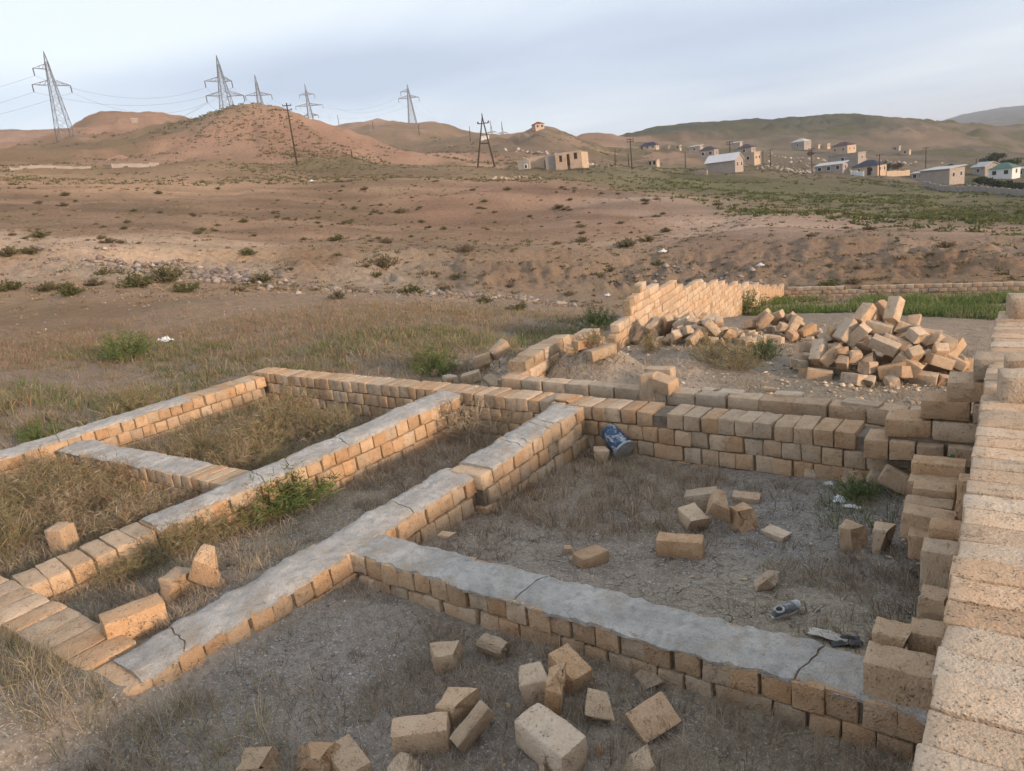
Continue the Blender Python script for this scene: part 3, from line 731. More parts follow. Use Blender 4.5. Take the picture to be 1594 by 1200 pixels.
# stepped end of the back wall, climbing to the wall on the right
e = empty('stepped_wall', (-1.2, 7.62, 0)); tag(e, 'dark stepped wall end of long blocks climbing to the right wall', 'wall', 'limestone block walls', 'thing')
random.seed(77)
for c_, (x0, k_) in enumerate(((-1.02, 2), (-0.70, 2), (-0.50, 1), (-0.30, 1))):
    for q_ in range(k_ + 1):
        xx = x0 + 0.205 + q_ * 0.41
        if xx < 0.05:
            put_block(e, (xx + 1.2, 0.08, 0.76 + c_ * 0.205), 0, 'stone', (1.02, 1.9, 1.03), 0.006)
for q_ in range(4): put_block(e, (0.12 + q_ * 0.24, 0.03, 0.54), math.pi / 2, 'stone', (1.0, 1.18, 1.0), 0.006)
mb = MB(); mb.box((0.62, 0.08, 0.60), (0.8, 0.30, 0.5)); mb.build('mortar_bed', M['mortar'], e)

# ------------------------------------------------------------------ ruined and far yard walls
def yard_wall(name, label, p0, p1, top_pts, key, seed, thick=0.20, limit=300, first_gap=0.0, lo=True, mat=None):
    """level courses of long blocks; the top steps down with the land"""
    p0 = np.array(p0, float); p1 = np.array(p1, float); L = np.linalg.norm(p1 - p0); d = (p1 - p0) / L; ang = math.atan2(d[1], d[0])
    e = empty(name, (p0[0], p0[1], 0), ang); tag(e, label, 'wall', 'limestone block walls', 'thing')
    random.seed(seed)
    spots = []
    zs_ = [z_ for _, z_ in top_pts]; us_ = [u_ for u_, _ in top_pts]
    k0 = int(math.floor(-9.5 / 0.2)); k1 = int(2.0 / 0.2)
    uu = np.arange(0, L + 0.3, 0.203); gg_ = ground(p0[0] + d[0] * uu, p0[1] + d[1] * uu)
    for k in range(k0, k1):
        zc_ = k * 0.2 + 0.1
        u = 0.2 + (0.2 if k % 2 else 0.0)
        while u < L:
            g = np.interp(u, uu, gg_); tp = np.interp(u, us_, zs_) + 0.10 * math.sin(u * 2.3 + seed) * 0.6
            ragged = 0.0
            if zc_ + 0.04 < tp and zc_ + 0.12 > g - 0.05: spots.append((u, zc_))
            u += 0.405
    spots.sort(key=lambda s_: s_[0])
    for i_, (u, z_) in enumerate(spots):
        if i_ < limit: put_block(e, (u, 0, z_), 0, key + ('_lo' if lo else ''), (1.005, thick / 0.19, 1.0), 0.007)
    if len(spots) > limit:
        V = []; Fq = []
        mb = MB()
        for u, z_ in spots[limit:]:
            mb.box((u + random.gauss(0, 0.005), random.gauss(0, 0.008), z_), (0.392, thick + random.uniform(-0.005, 0.01), 0.188))
        o = mb.build('far_bricks', M[key], e); tag(o, kind='stuff')
    # mortar in the joints
    mb = MB()
    st = 0.405
    for u in np.arange(0.1, L, st):
        zz = [z_ for a, z_ in spots if abs(a - u) < 0.3]
        if zz:
            lo_, hi = min(zz) - 0.3, max(zz) + 0.055
            mb.box((u, 0, (lo_ + hi) / 2), (st - 0.002, thick - 0.035, hi - lo_))
    mb.build('mortar_bed', M[mat or 'sand_mortar'], e)
    return e
D0 = at_r(952, 520, 15.6); D1 = at_r(1218, 460, 42.0); F1 = at_r(1640, 452, 40.5)
Ld = float(np.hypot(*(D1 - D0)[:2])); Lf = float(np.hypot(*(F1 - D1)[:2]))
def topz(px, py, p0, p1, u):
    q_ = np.array(p0[:2]) + (np.array(p1[:2]) - np.array(p0[:2])) * u
    return at_r(px, py, float(np.hypot(*q_)))[2]
yard_wall('yard_wall', 'long pale stepped wall running downhill, lit by the low sun', D0[:2], D1[:2],
          [(0, topz(948, 505, D0, D1, 0)), (0.9, topz(960, 490, D0, D1, 0.9 / Ld)), (1.5, topz(972, 460, D0, D1, 1.5 / Ld)), (2.2, topz(985, 447, D0, D1, 2.2 / Ld)), (Ld * 0.35, topz(1090, 444, D0, D1, 0.33)), (Ld * 0.7, topz(1160, 444, D0, D1, 0.7)), (Ld * 0.93, topz(1205, 447, D0, D1, 0.93)), (Ld, topz(1216, 445, D0, D1, 1.0))], 'pale_stone', 21)
yard_wall('yard_wall', 'low far wall of brown blocks crossing behind the green weeds', D1[:2] + np.array([0.1, 0]), F1[:2],
          [(0, topz(1237, 446, D1, F1, 0.04)), (Lf * 0.4, topz(1385, 444, D1, F1, 0.4)), (Lf * 0.43, topz(1400, 440, D1, F1, 0.43)), (Lf, topz(1620, 437, D1, F1, 0.96))], 'pink_stone', 22, mat='mortar')
# tumbled low wall between the back wall and the stepped wall
T0 = at_r(752, 596, 10.6); T1 = at_r(932, 528, 14.9); Lt = float(np.hypot(*(T1 - T0)[:2]))
yard_wall('ruined_wall', 'collapsed low wall among tumbled stones behind the back foundation wall', T0[:2], T1[:2],
          [(0, gz(*T0[:2]) + 0.34), (Lt * 0.45, gz(*(T0 + (T1 - T0) * 0.45)[:2]) + 0.50), (Lt * 0.5, gz(*(T0 + (T1 - T0) * 0.5)[:2]) + 0.68), (Lt * 0.8, gz(*(T0 + (T1 - T0) * 0.8)[:2]) + 0.62), (Lt, gz(*T1[:2]) + 0.56)], 'pink_stone', 23, thick=0.36, lo=False)
#@@STONES
# ------------------------------------------------------------------ loose stones
def extent_z(me, rot, s):
    Mx = Euler(rot).to_matrix()
    return min((Mx @ Vector((v_.co.x * s[0], v_.co.y * s[1], v_.co.z * s[2]))).z for v_ in me.vertices)
def stone_at(x, y, z, label, dims, rot, key='stone', group='loose limestone blocks', idx=None, sink=0.022, name='stone_block', cat='stone block'):
    """a block whose lowest point rests at height z"""
    lst = BLK[key]; me = lst[(idx if idx is not None else random.randrange(len(lst))) % len(lst)]
    b_ = [max(v_.co[i_] for v_ in me.vertices) - min(v_.co[i_] for v_ in me.vertices) for i_ in range(3)]
    s = tuple(d_ / bb for d_, bb in zip(dims, b_))
    rot = tuple(math.radians(a) for a in rot)
    o = obj(name, me, None, (x, y, z - extent_z(me, rot, s) - sink), rot, s)
    return tag(o, label, cat, group)
def loose(px, py, label, dims, rot, key='stone', lift=0.0, idx=None, group='loose limestone blocks', **kw):
    p = hit(px, py)
    return stone_at(p[0], p[1], p[2] + lift, label, dims, rot, key, group, idx, **kw)
random.seed(31)
G1 = 'loose blocks in the front room'
loose(697, 1036, 'squarish loose block left of the tilted wedge in the front room', (.26, .20, .17), (4, 6, 52), 'half', idx=1, group=G1)
loose(768, 1026, 'wedge shaped broken block propped on edge in the front room', (.25, .12, .20), (28, 10, 5), 'chunk', idx=0, group=G1)
loose(838, 1092, 'pale rounded chunk at the back of the front cluster', (.22, .20, .27), (10, -8, 30), 'pale_half', idx=2, group=G1)
loose(888, 1062, 'tilted block at the top of the front cluster nearest the strip', (.28, .19, .18), (0, 16, -20), 'stone', idx=3, group=G1)
loose(868, 1112, 'upright broken block with dark brown lower half in the front cluster', (.22, .22, .32), (4, -6, 40), 'chunk', idx=2, group=G1)
loose(932, 1118, 'flat faced half block right of the upright broken one', (.20, .18, .13), (38, 8, 20), 'half', idx=3, group=G1)
loose(715, 1120, 'broken half block behind the pale block at the front', (.26, .20, .19), (5, -12, 10), 'half', idx=5, group=G1)
loose(658, 1158, 'pale block lying lengthwise left in the front room', (.37, .19, .18), (0, 0, 37), 'pale_stone', idx=4, group=G1)
loose(740, 1160, 'thin slab standing tilted between two blocks in front', (.30, .09, .20), (24, -28, 70), 'stone', idx=6, group=G1)
loose(860, 1178, 'largest full block lying in the middle of the front room', (.44, .24, .24), (2, 3, -14), 'pale_stone', idx=7, group=G1)
loose(1018, 1140, 'flat pale slab leaning in the grass near the front strip', (.28, .22, .07), (38, -12, 60), 'pale_stone', idx=1, group=G1)
loose(1010, 1066, 'small pale slab under the concrete strip', (.20, .13, .07), (14, 4, -30), 'pale_half', idx=0, group=G1)
loose(1037, 1047, 'small broken lump against the front wall blocks', (.14, .11, .09), (5, 9, 12), 'chunk', idx=4, group=G1)
loose(496, 1198, 'broken block cut by the bottom edge left of centre', (.36, .20, .20), (3, -6, 10), 'chunk', idx=1, group=G1)
loose(545, 1204, 'pale block beside the broken one at the bottom edge', (.30, .19, .16), (0, 6, -20), 'pale_stone', idx=2, group=G1)
loose(404, 1206, 'stone corner poking up at the bottom edge far left', (.22, .18, .16), (8, 0, 35), 'half', idx=4, group=G1)
loose(632, 1208, 'low stone at the bottom edge below the pale block', (.22, .16, .10), (8, 0, 5), 'half', idx=2, group=G1)
loose(852, 1205, 'small pointed stone at the bottom edge below the largest block', (.12, .12, .14), (12, 20, 35), 'chunk', idx=5, group=G1)
loose(1000, 1205, 'stone at the bottom edge right of the largest block', (.26, .18, .14), (8, 0, 65), 'chunk', idx=3, group=G1)
loose(932, 1172, 'fist sized stone beside the largest front block', (.10, .07, .06), (8, 0, 65), 'chunk', idx=3, group=G1)
G2 = 'loose blocks in the right room'
loose(1060, 862, 'full block lying in front of the small heap in the right room', (.42, .19, .19), (0, 2, 14), 'stone', idx=5, group=G2)
loose(1080, 822, 'block half hidden behind the full one in the small heap', (.30, .2, .19), (6, 10, -40), 'half', idx=0, group=G2)
loose(1094, 793, 'rearmost block of the small heap in the right room', (.32, .2, .19), (0, -8, 15), 'stone', idx=2, group=G2)
loose(1156, 826, 'block standing on end at the right of the small heap', (.19, .19, .26), (4, 4, -30), 'half', idx=4, group=G2)
loose(1122, 826, 'cube perched tilted on top of the small heap', (.25, .22, .22), (26, 24, 20), 'half', lift=0.10, idx=2, group=G2)
loose(1162, 781, 'thin slab lying behind the small heap', (.28, .18, .08), (0, 3, 10), 'pale_stone', idx=3, group=G2)
loose(1207, 836, 'flat slab half sunk right of the small heap', (.28, .16, .08), (0, 0, -25), 'pale_half', idx=3, group=G2, sink=0.03)
loose(920, 876, 'single block lying on bare clay near the strip', (.30, .20, .14), (0, 4, 66), 'stone', idx=8, group=G2)
loose(886, 860, 'small rounded stone beside the single block on clay', (.12, .10, .07), (0, 4, 28), 'pale_half', idx=1, group=G2)
loose(1195, 917, 'broken chunk on cracked clay above the shoe', (.20, .17, .15), (10, 20, 33), 'chunk', idx=2, group=G2)
loose(1326, 852, 'left of two blocks standing upright by the right stack', (.20, .20, .24), (0, 0, -8), 'half', idx=1, group=G2)
loose(1372, 858, 'right of two blocks standing upright by the right stack', (.18, .20, .26), (0, 0, 4), 'half', idx=5, group=G2)
loose(1366, 752, 'grey block tipped on its corner below the stepped wall', (.21, .17, .15), (8, 26, 10), 'pale_half', idx=0, group=G2)
loose(1316, 748, 'dark brown broken block against the back wall', (.34, .2, .17), (0, 3, 4), 'chunk', idx=4, group=G2)
loose(1268, 742, 'grey lump of concrete at the foot of the back wall', (.24, .18, .11), (0, 3, 12), 'pale_half', idx=2, group=G2)
loose(935, 718, 'block standing beside the blue bucket', (.20, .20, .20), (0, 0, 28), 'half', idx=3, group=G2)
loose(700, 868, 'flat stone scrap lying on the concrete strip', (.16, .10, .045), (0, 0, 8), 'half', lift=0.22, idx=0, group=G2)
loose(216, 988, 'block lying lengthwise in the corridor', (.46, .25, .27), (0, 2, 74), 'stone', idx=0, group='blocks in the corridor')
loose(282, 928, 'shaded cube in the middle of three corridor blocks', (.27, .25, .25), (0, 4, 20), 'half', idx=5, group='blocks in the corridor')
loose(330, 914, 'tilted block furthest along the corridor', (.30, .26, .30), (16, 30, 40), 'half', idx=2, group='blocks in the corridor')
loose(105, 862, 'block hidden in weeds of the lower left room', (.22, .20, .36), (4, 4, 20), 'stone', idx=0, group='blocks in the left rooms')
loose(740, 678, 'grey concrete lump in the corridor by the back wall', (.22, .2, .2), (15, 20, 20), 'pale_half', idx=1, group='blocks in the corridor')
# stones on and beside the right wall
WT = 1.46
stone_at(0.12, 6.42, WT, 'large block set on the right wall, nearest of three', (.40, .30, .24), (0, 0, 8), 'stone', 'blocks on the right wall', 3)
stone_at(0.16, 6.95, WT, 'pale block behind the large one on the right wall', (.44, .24, .22), (0, 0, 3), 'pale_stone', 'blocks on the right wall', 4)
stone_at(0.17, 9.62, WT, 'brown block on the far end of the right wall', (.5, .4, .26), (0, 0, 8), 'pink_stone', 'blocks on the right wall', 5)
def stack(px0, px1, py_top, py_bot, y, label, idx, key='stone', tilt=(0, 0, 0), depth=0.2):
    """block in the ragged stack left of the right wall, at depth y"""
    def on_y(px, py):
        d = ray(px, py); s = y / d[1]; return np.array([d[0] * s, y, CAMZ + d[2] * s])
    a = on_y(px0, py_bot); b_ = on_y(px1, py_bot); c_ = on_y((px0 + px1) / 2, py_top)
    w_ = abs(b_[0] - a[0]); z0 = a[2]; hgt = max(0.07, min(0.42, c_[2] - z0))
    x_ = (a[0] + b_[0]) / 2
    return stone_at(x_, y + depth / 2, z0, label, (w_, depth, hgt), tilt, key, 'ragged stack of blocks along the right wall', idx, sink=0.0)
stack(1417, 1502, 722, 755, 6.75, 'topmost long block of the ragged stack below the stepped wall', 0)
stack(1412, 1498, 752, 774, 6.55, 'long block second from the top of the ragged stack', 2)
stack(1418, 1486, 762, 790, 6.2, 'long block third down in the ragged stack', 4, depth=0.22)
stack(1404, 1482, 786, 822, 5.95, 'long block fourth down in the ragged stack', 6, depth=0.2)
stack(1400, 1484, 804, 842, 5.75, 'pale long block sixth down in the ragged stack', 1, depth=0.2, tilt=(0, 4, 0))
stack(1482, 1520, 748, 812, 5.85, 'block standing on end against the right wall', 5, key='half')
stack(1406, 1446, 834, 872, 5.6, 'short block at the foot of the ragged stack', 3, key='half')
stack(1443, 1500, 824, 850, 5.25, 'dark block above the tall one beside the right wall', 7, depth=0.2)
stack(1430, 1496, 860, 925, 4.95, 'tall block standing beside the right wall', 1, key='stone', depth=0.22)
stack(1424, 1482, 932, 970, 4.6, 'small dark block below the tall one', 4, key='half', depth=0.2)
stack(1412, 1472, 988, 1046, 4.30, 'tall dark block on the end of the concrete strip', 2, key='stone', depth=0.2)
stack(1352, 1416, 988, 1020, 4.22, 'short block on the end of the concrete strip', 0, key='half', depth=0.2)
stack(1340, 1456, 1042, 1104, 3.90, 'large block laid on the right end of the concrete strip', 3, key='stone', depth=0.24)
loose(1398, 772, 'slanting slab leaning at the foot of the ragged stack', (.34, .12, .2), (0, 28, 8), 'stone', idx=6, group='ragged stack of blocks along the right wall')
# on the low wall behind the back wall
G3 = 'blocks on the low rear wall'
p = at_z(996, 612, 0.70); stone_at(p[0], 8.62, 0.52, 'block standing on end in front of the low rear wall', (.2, .2, .40), (0, 0, 2), 'stone', G3, 2)
p = at_z(1016, 600, 0.70); stone_at(p[0] - 0.02, 9.0, 0.70, 'long block lying behind the upright one on the low rear wall', (.40, .2, .2), (0, 0, 0), 'stone', G3, 3)
p = at_z(1036, 605, 0.66); stone_at(p[0], p[1] - 0.1, 0.66, 'tipped block right of the upright one on the low rear wall', (.40, .22, .19), (8, 8, -18), 'stone', G3, 4)
for px, py, lab, dm, kk in ((1100, 606, 'thin pale slab left of three on the low rear wall', (.20, .14, .05), 'pale_half'), (1136, 611, 'pale slab in the middle of three on the low rear wall', (.30, .2, .06), 'pale_stone'),
                            (1198, 605, 'thin broken slab behind the low rear wall', (.2, .12, .05), 'pale_half'), (1225, 616, 'flat pale block behind the low rear wall', (.34, .18, .08), 'pale_stone'), (1340, 632, 'flat pale block on the right of the low rear wall', (.4, .2, .09), 'pale_stone')):
    p = at_z(px, py, 0.68); stone_at(p[0], p[1] + 0.08, 0.64, lab, dm, (0, 2, random.uniform(-15, 5)), kk, G3)
p = at_z(868, 628, 0.66); stone_at(p[0], 8.05, 0.65, 'flat slab on the back wall where the corridor wall meets it', (.34, .3, .05), (0, 2, 10), 'half', G3, 1)
# tumbled stones round the ruined wall
G4 = 'tumbled stones by the ruined wall'
for i_, (px, py, dm, rt, lf, kk) in enumerate((
    (680, 585, (.24, .18, .16), (10, 5, 30), 0, 'pale_half'), (712, 574, (.34, .2, .16), (0, 8, -20), 0, 'pale_stone'), (735, 596, (.36, .2, .2), (4, -10, 30), 0, 'pink_stone'),
    (756, 582, (.36, .22, .22), (0, -14, 20), 0.16, 'stone'), (782, 580, (.40, .22, .22), (12, -30, 62), 0.30, 'pink_stone'), (752, 578, (.26, .2, .16), (20, 10, 0), 0, 'half'),
    (768, 604, (.36, .24, .08), (10, 24, -10), 0.04, 'pink_stone'), (700, 596, (.24, .2, .16), (10, 5, 70), 0, 'pale_half'), (816, 588, (.24, .2, .2), (0, 12, 20), 0, 'half'),
    (822, 600, (.18, .16, .26), (14, 12, 20), 0, 'pale_half'), (792, 600, (.34, .2, .1), (0, 6, 4), 0, 'pale_stone'), (838, 572, (.3, .2, .18), (5, 0, 35), 0, 'chunk'),
    (858, 560, (.36, .2, .18), (0, 8, 64), 0, 'stone'), (890, 552, (.24, .2, .16), (6, 8, 24), 0, 'half'), (828, 562, (.3, .12, .16), (10, -20, 30), 0.14, 'pale_half'), (908, 606 - 64, (.36, .18, .16), (0, 3, 70), 0, 'stone'))):
    lab = ('stone leaning highest beside the ruined wall' if i_ == 4 else 'cube like stone below the highest one at the ruined wall' if i_ == 3 else 'tumbled stone lying by the ruined low wall')
    loose(px, py, lab, dm, rt, kk, lift=lf, group=G4, sink=0.03)
loose(938, 560, 'long block lying on the earth mound behind the rear wall', (.5, .2, .18), (0, -4, 60), 'stone', group=G4, idx=2)
loose(962, 540, 'long block at the foot of the tall stepped wall', (.5, .2, .18), (0, -6, 56), 'stone', group=G4, idx=4)
# heaps
def heap(label, group, px, py, rx, ry, hh, count, key, seed, scale=1.0, rz=0.0):
    random.seed(seed); c0 = hit(px, py)
    placed = []
    a_ = math.radians(rz)
    for i_ in range(count):
        for _ in range(40):
            q = math.sqrt(random.random()); th_ = random.uniform(0, 2 * math.pi)
            lx, ly = q * rx * math.cos(th_), q * ry * math.sin(th_)
            if all((lx - a) ** 2 + (ly - b_) ** 2 > (0.20 * scale) ** 2 for a, b_ in placed[-60:]): break
        placed.append((lx, ly))
        x_ = c0[0] + lx * math.cos(a_) - ly * math.sin(a_); y_ = c0[1] + lx * math.sin(a_) + ly * math.cos(a_)
        prof = max(0.0, 1 - q ** 1.5) * (0.75 + 0.5 * random.random())
        z_ = gz(x_, y_) + hh * prof - 0.14 * scale
        flat = q > 0.85
        rot = (random.uniform(-18, 18), random.choice((1, -1)) * random.uniform(4, 55 if not flat else 14), random.uniform(0, 360))
        kk = random.choice(key)
        d_ = (.40 * scale, .20 * scale, .19 * scale) if 'half' not in kk and 'chunk' not in kk else (.24 * scale, .20 * scale, .19 * scale)
        cam_x = lx * math.cos(a_ - math.radians(34)) - ly * math.sin(a_ - math.radians(34)); up_ = prof > 0.55
        place = 'near the top' if up_ else 'on the far side' if ly > ry * 0.45 else 'at the left foot' if lx < -rx * 0.4 else 'at the right foot' if lx > rx * 0.4 else 'at the front foot'
        stone_at(x_, y_, max(z_, gz(x_, y_) - 0.03), label + ', ' + place, tuple(v_ * random.uniform(0.92, 1.06) for v_ in d_), rot, kk, group)
heap('pale block in the tall heap beside the right wall', 'blocks of the tall heap', 1370, 585, 1.40, 0.95, 0.98, 100, ['pale_stone', 'pale_stone', 'pink_stone', 'stone', 'pale_half', 'half', 'pale_half'], 41, 1.0, 10)
heap('pale block in the low heap by the stepped wall', 'blocks of the low heap', 1075, 528, 1.55, 0.75, 0.52, 52, ['pale_stone', 'pink_stone', 'pale_half', 'stone', 'half', 'chunk'], 43, 0.98, -10)
heap('block in the small heap left of the tall one', 'blocks of the small heap', 1215, 524, 0.95, 0.6, 0.42, 26, ['pink_stone', 'stone', 'half', 'pale_half'], 44, 0.95, 0)
#@@PLANTS
# ------------------------------------------------------------------ grass, weeds, shrubs
def blades(base, dirs, length, width, col, droop=0.35, rg=RNG):
    """thin tapering blades: base points, directions, lengths, widths, colours -> arrays"""
    n_ = len(base)
    d = dirs / np.linalg.norm(dirs, axis=1)[:, None]
    side = np.cross(d, rg.normal(size=(n_, 3))); side /= np.linalg.norm(side, axis=1)[:, None] + 1e-9
    mid = base + d * (length * 0.55)[:, None]
    hz_ = d.copy(); hz_[:, 2] = 0
    tip = base + d * length[:, None] + (hz_ * 0.5 + np.array([0, 0, -0.5])) * (length * droop * rg.uniform(0.2, 1.2, n_))[:, None]
    w_ = side * (width * 0.5)[:, None]
    V = np.stack([base - w_, base + w_, mid - w_ * 0.8, mid + w_ * 0.8, tip], 1).reshape(-1, 3)
    k = (np.arange(n_) * 5)[:, None]
    T = np.concatenate([k + np.array([[0, 1, 3]]), k + np.array([[0, 3, 2]]), k + np.array([[2, 3, 4]])], 0)
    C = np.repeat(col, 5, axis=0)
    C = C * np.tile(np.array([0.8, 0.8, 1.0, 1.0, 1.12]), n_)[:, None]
    return V, T, C
def rand_dirs(n_, up=1.0, spread=0.7, rg=RNG):
    d = rg.normal(size=(n_, 3)) * spread; d[:, 2] = np.abs(d[:, 2]) * 0.4 + up; return d
def pick(cols, n_, var=0.15, rg=RNG):
    c = np.array(cols)[rg.integers(0, len(cols), n_)]
    return np.clip(c * (1 + rg.normal(0, var, (n_, 1))), 0.01, 0.9)
DRY = [(.46, .37, .26), (.40, .32, .23), (.35, .28, .205), (.42, .36, .29), (.31, .25, .19)]
DRYB = [(.24, .18, .125), (.30, .23, .16), (.20, .15, .10), (.36, .28, .20)]
STRAW = [(.50, .41, .27), (.44, .35, .23)]
OLIVE = [(.25, .235, .115), (.30, .26, .145), (.215, .21, .095), (.35, .285, .17)]
GREEN = [(.12, .17, .05), (.15, .19, .07), (.10, .14, .045)]
RUST = [(.32, .19, .10), (.28, .18, .10)]
def in_wall(x, y):
    """keep plants out of the masonry"""
    m_ = (np.abs(y - 4.08) < 0.27) & (x > -4.95)
    m_ |= (np.abs(x + 5.12) < 0.33) & (y > 1.8) & (y < 8.2)
    m_ |= (np.abs(x + 7.45 - (y - 5) * 0.096) < 0.32) & (y > 2.2) & (y < 8.2)
    m_ |= (np.abs(x + 12.3) < 0.34) & (y < 8.6)
    m_ |= (np.abs(y - 8.3 - (x + 8.8) * -0.06) < 0.36) & (x > -12.6)
    m_ |= (np.abs(y - 4.79) < 0.3) & (x > -12.3) & (x < -7.5)
    m_ |= (np.abs(y - 2.02) < 0.27) & (x < -5.3) & (x > -9.4)
    m_ |= (np.abs(y - 8.64 - (x + 3.4) * -0.07) < 0.2) & (x > -6.6)
    m_ |= (x > -0.26)& (y < 10.6)
    return m_
def tufts(n_t, per, box, dens, lmin, lmax, wid, cols, spread=0.8, rad=0.05, droop=0.45, polar=None):
    """tufts of blades scattered over a box (or polar sector); dens(x, y) in 0..1 keeps or drops a tuft"""
    if polar:
        t0, t1, r0, r1 = polar
        th_ = np.radians(RNG.uniform(t0, t1, n_t)); r_ = np.sqrt(RNG.uniform(r0 * r0, r1 * r1, n_t)); x = np.sin(th_) * r_; y = np.cos(th_) * r_
    else:
        x = RNG.uniform(box[0], box[1], n_t); y = RNG.uniform(box[2], box[3], n_t)
    k = (RNG.random(n_t) < dens(x, y)) & ~in_wall(x, y)
    x, y = x[k], y[k]; z = ground(x, y); sz = RNG.uniform(0.55, 1.25, len(x))
    cidx = pick(cols, len(x), 0.16)
    n_ = len(x) * per
    rep_ = lambda a: np.repeat(a, per, axis=0)
    a_ = RNG.uniform(0, 2 * math.pi, n_); q = np.sqrt(RNG.random(n_)) * rad
    ox, oy = np.cos(a_) * q, np.sin(a_) * q
    base = np.stack([rep_(x) + ox, rep_(y) + oy, rep_(z) - 0.01], 1)
    d = np.stack([np.cos(a_) * spread * RNG.random(n_), np.sin(a_) * spread * RNG.random(n_), np.ones(n_)], 1) + RNG.normal(0, 0.22, (n_, 3))
    d[:, 2] = np.abs(d[:, 2]) + 0.12
    L = RNG.uniform(lmin, lmax, n_) * rep_(sz)
    return blades(base, d, L, np.full(n_, wid) * RNG.uniform(0.6, 1.3, n_), rep_(cidx) * RNG.uniform(0.8, 1.2, (n_, 1)), droop)
def join(parts):
    V = []; T = []; C = []; o = 0
    for v_, t_, c_ in parts:
        V.append(v_); T.append(t_ + o); C.append(c_); o += len(v_)
    return np.concatenate(V), np.concatenate(T), np.concatenate(C)
def patch(x, y, f_, seed, lo=-0.1, hi=0.25): return sstep(lo, hi, fbm(x * f_, y * f_, seed, 3))
def clay_bare(x, y): return np.exp(-(((x + 2.4) / 1.7) ** 2 + ((y - 4.95) / 0.6) ** 2)) + 0.8 * np.exp(-(((x + 1.5) / 0.8) ** 2 + ((y - 6.6) / 0.6) ** 2))
G = []
# front room and the ground at the camera's feet
G.append(tufts(21000, 7, (-9.5, 0.0, 1.2, 3.9), lambda x, y: 0.05 + 0.8 * patch(x, y, 0.9, 81, 0.0, 0.22) * (0.3 + 0.7 * patch(x, y, 2.6, 181)), 0.05, 0.15, 0.0042, DRY, 1.1, 0.06, 0.7))
G.append(tufts(3600, 6, (-9.5, 0.0, 1.2, 3.9), lambda x, y: 0.1 + 0.8 * patch(x, y, 1.1, 82, 0.0, 0.3), 0.12, 0.26, 0.0036, DRY + STRAW, 0.8, 0.05, 0.6))
G.append(tufts(700, 7, (-6.6, -3.2, 1.3, 2.6), lambda x, y: 0.2 + 0.8 * patch(x, y, 1.1, 83, 0.0, 0.3), 0.14, 0.34, 0.0040, STRAW + OLIVE + DRY, 0.9, 0.05, 0.5))
G.append(tufts(900, 8, (-2.8, -0.3, 2.6, 3.85), lambda x, y: 0.9 * patch(x, y, 1.4, 84, -0.1, 0.2), 0.10, 0.26, 0.0036, DRY, 1.2, 0.05, 0.6))
# right room
G.append(tufts(13000, 7, (-4.8, -0.3, 4.3, 7.7), lambda x, y: np.clip(0.05 + 0.8 * patch(x, y, 1.0, 85, -0.05, 0.15) * (0.35 + 0.65 * patch(x, y, 3, 185)) - 1.2 * clay_bare(x, y), 0.015, 1), 0.05, 0.16, 0.0048, DRY, 1.0, 0.05, 0.6))
G.append(tufts(900, 8, (-4.8, -2.6, 5.6, 7.7), lambda x, y: 0.7 + 0 * x, 0.12, 0.26, 0.0048, DRY + RUST + STRAW, 0.9, 0.05, 0.5))
G.append(tufts(60, 8, (-1.5, -0.8, 6.6, 7.4), lambda x, y: 0.8 + 0 * x, 0.10, 0.26, 0.006, GREEN + OLIVE, 0.9, 0.05, 0.5))
# corridor and left rooms
G.append(tufts(5200, 7, (-7.4, -5.3, 2.2, 8.0), lambda x, y: 0.2 + 0.7 * patch(x, y, 1.5, 86), 0.06, 0.18, 0.0052, DRY + STRAW, 1.0, 0.05, 0.6))
G.append(tufts(500, 9, (-7.4, -5.3, 5.6, 8.0), lambda x, y: 0.8 + 0 * x, 0.12, 0.32, 0.006, DRY + RUST, 1.0, 0.06, 0.5))
G.append(tufts(7000, 7, (-12.2, -7.5, 2.2, 8.4), lambda x, y: 0.75 + 0 * x, 0.08, 0.24, 0.006, DRY + OLIVE, 1.0, 0.06, 0.5))
G.append(tufts(900, 8, (-12.2, -7.5, 2.2, 8.2), lambda x, y: 0.6 + 0 * x, 0.20, 0.48, 0.005, STRAW + OLIVE + DRY, 0.8, 0.06, 0.4))
G.append(tufts(1500, 8, (-8.5, -0.4, 1.2, 3.8), lambda x, y: 0.95 * patch(x, y, 1.1, 281, 0.08, 0.22), 0.07, 0.19, 0.0044, DRYB, 1.2, 0.05, 0.6))
G.append(tufts(1500, 8, (-4.8, -0.4, 4.3, 7.7), lambda x, y: np.clip(0.95 * patch(x, y, 1.2, 282, 0.02, 0.2) - clay_bare(x, y), 0, 1), 0.07, 0.2, 0.005, DRYB, 1.1, 0.05, 0.6))
G.append(tufts(500, 7, (-8.5, -5.0, 1.3, 2.2), lambda x, y: 0.8 + 0 * x, 0.14, 0.34, 0.0042, STRAW + DRY + OLIVE, 0.9, 0.05, 0.5))
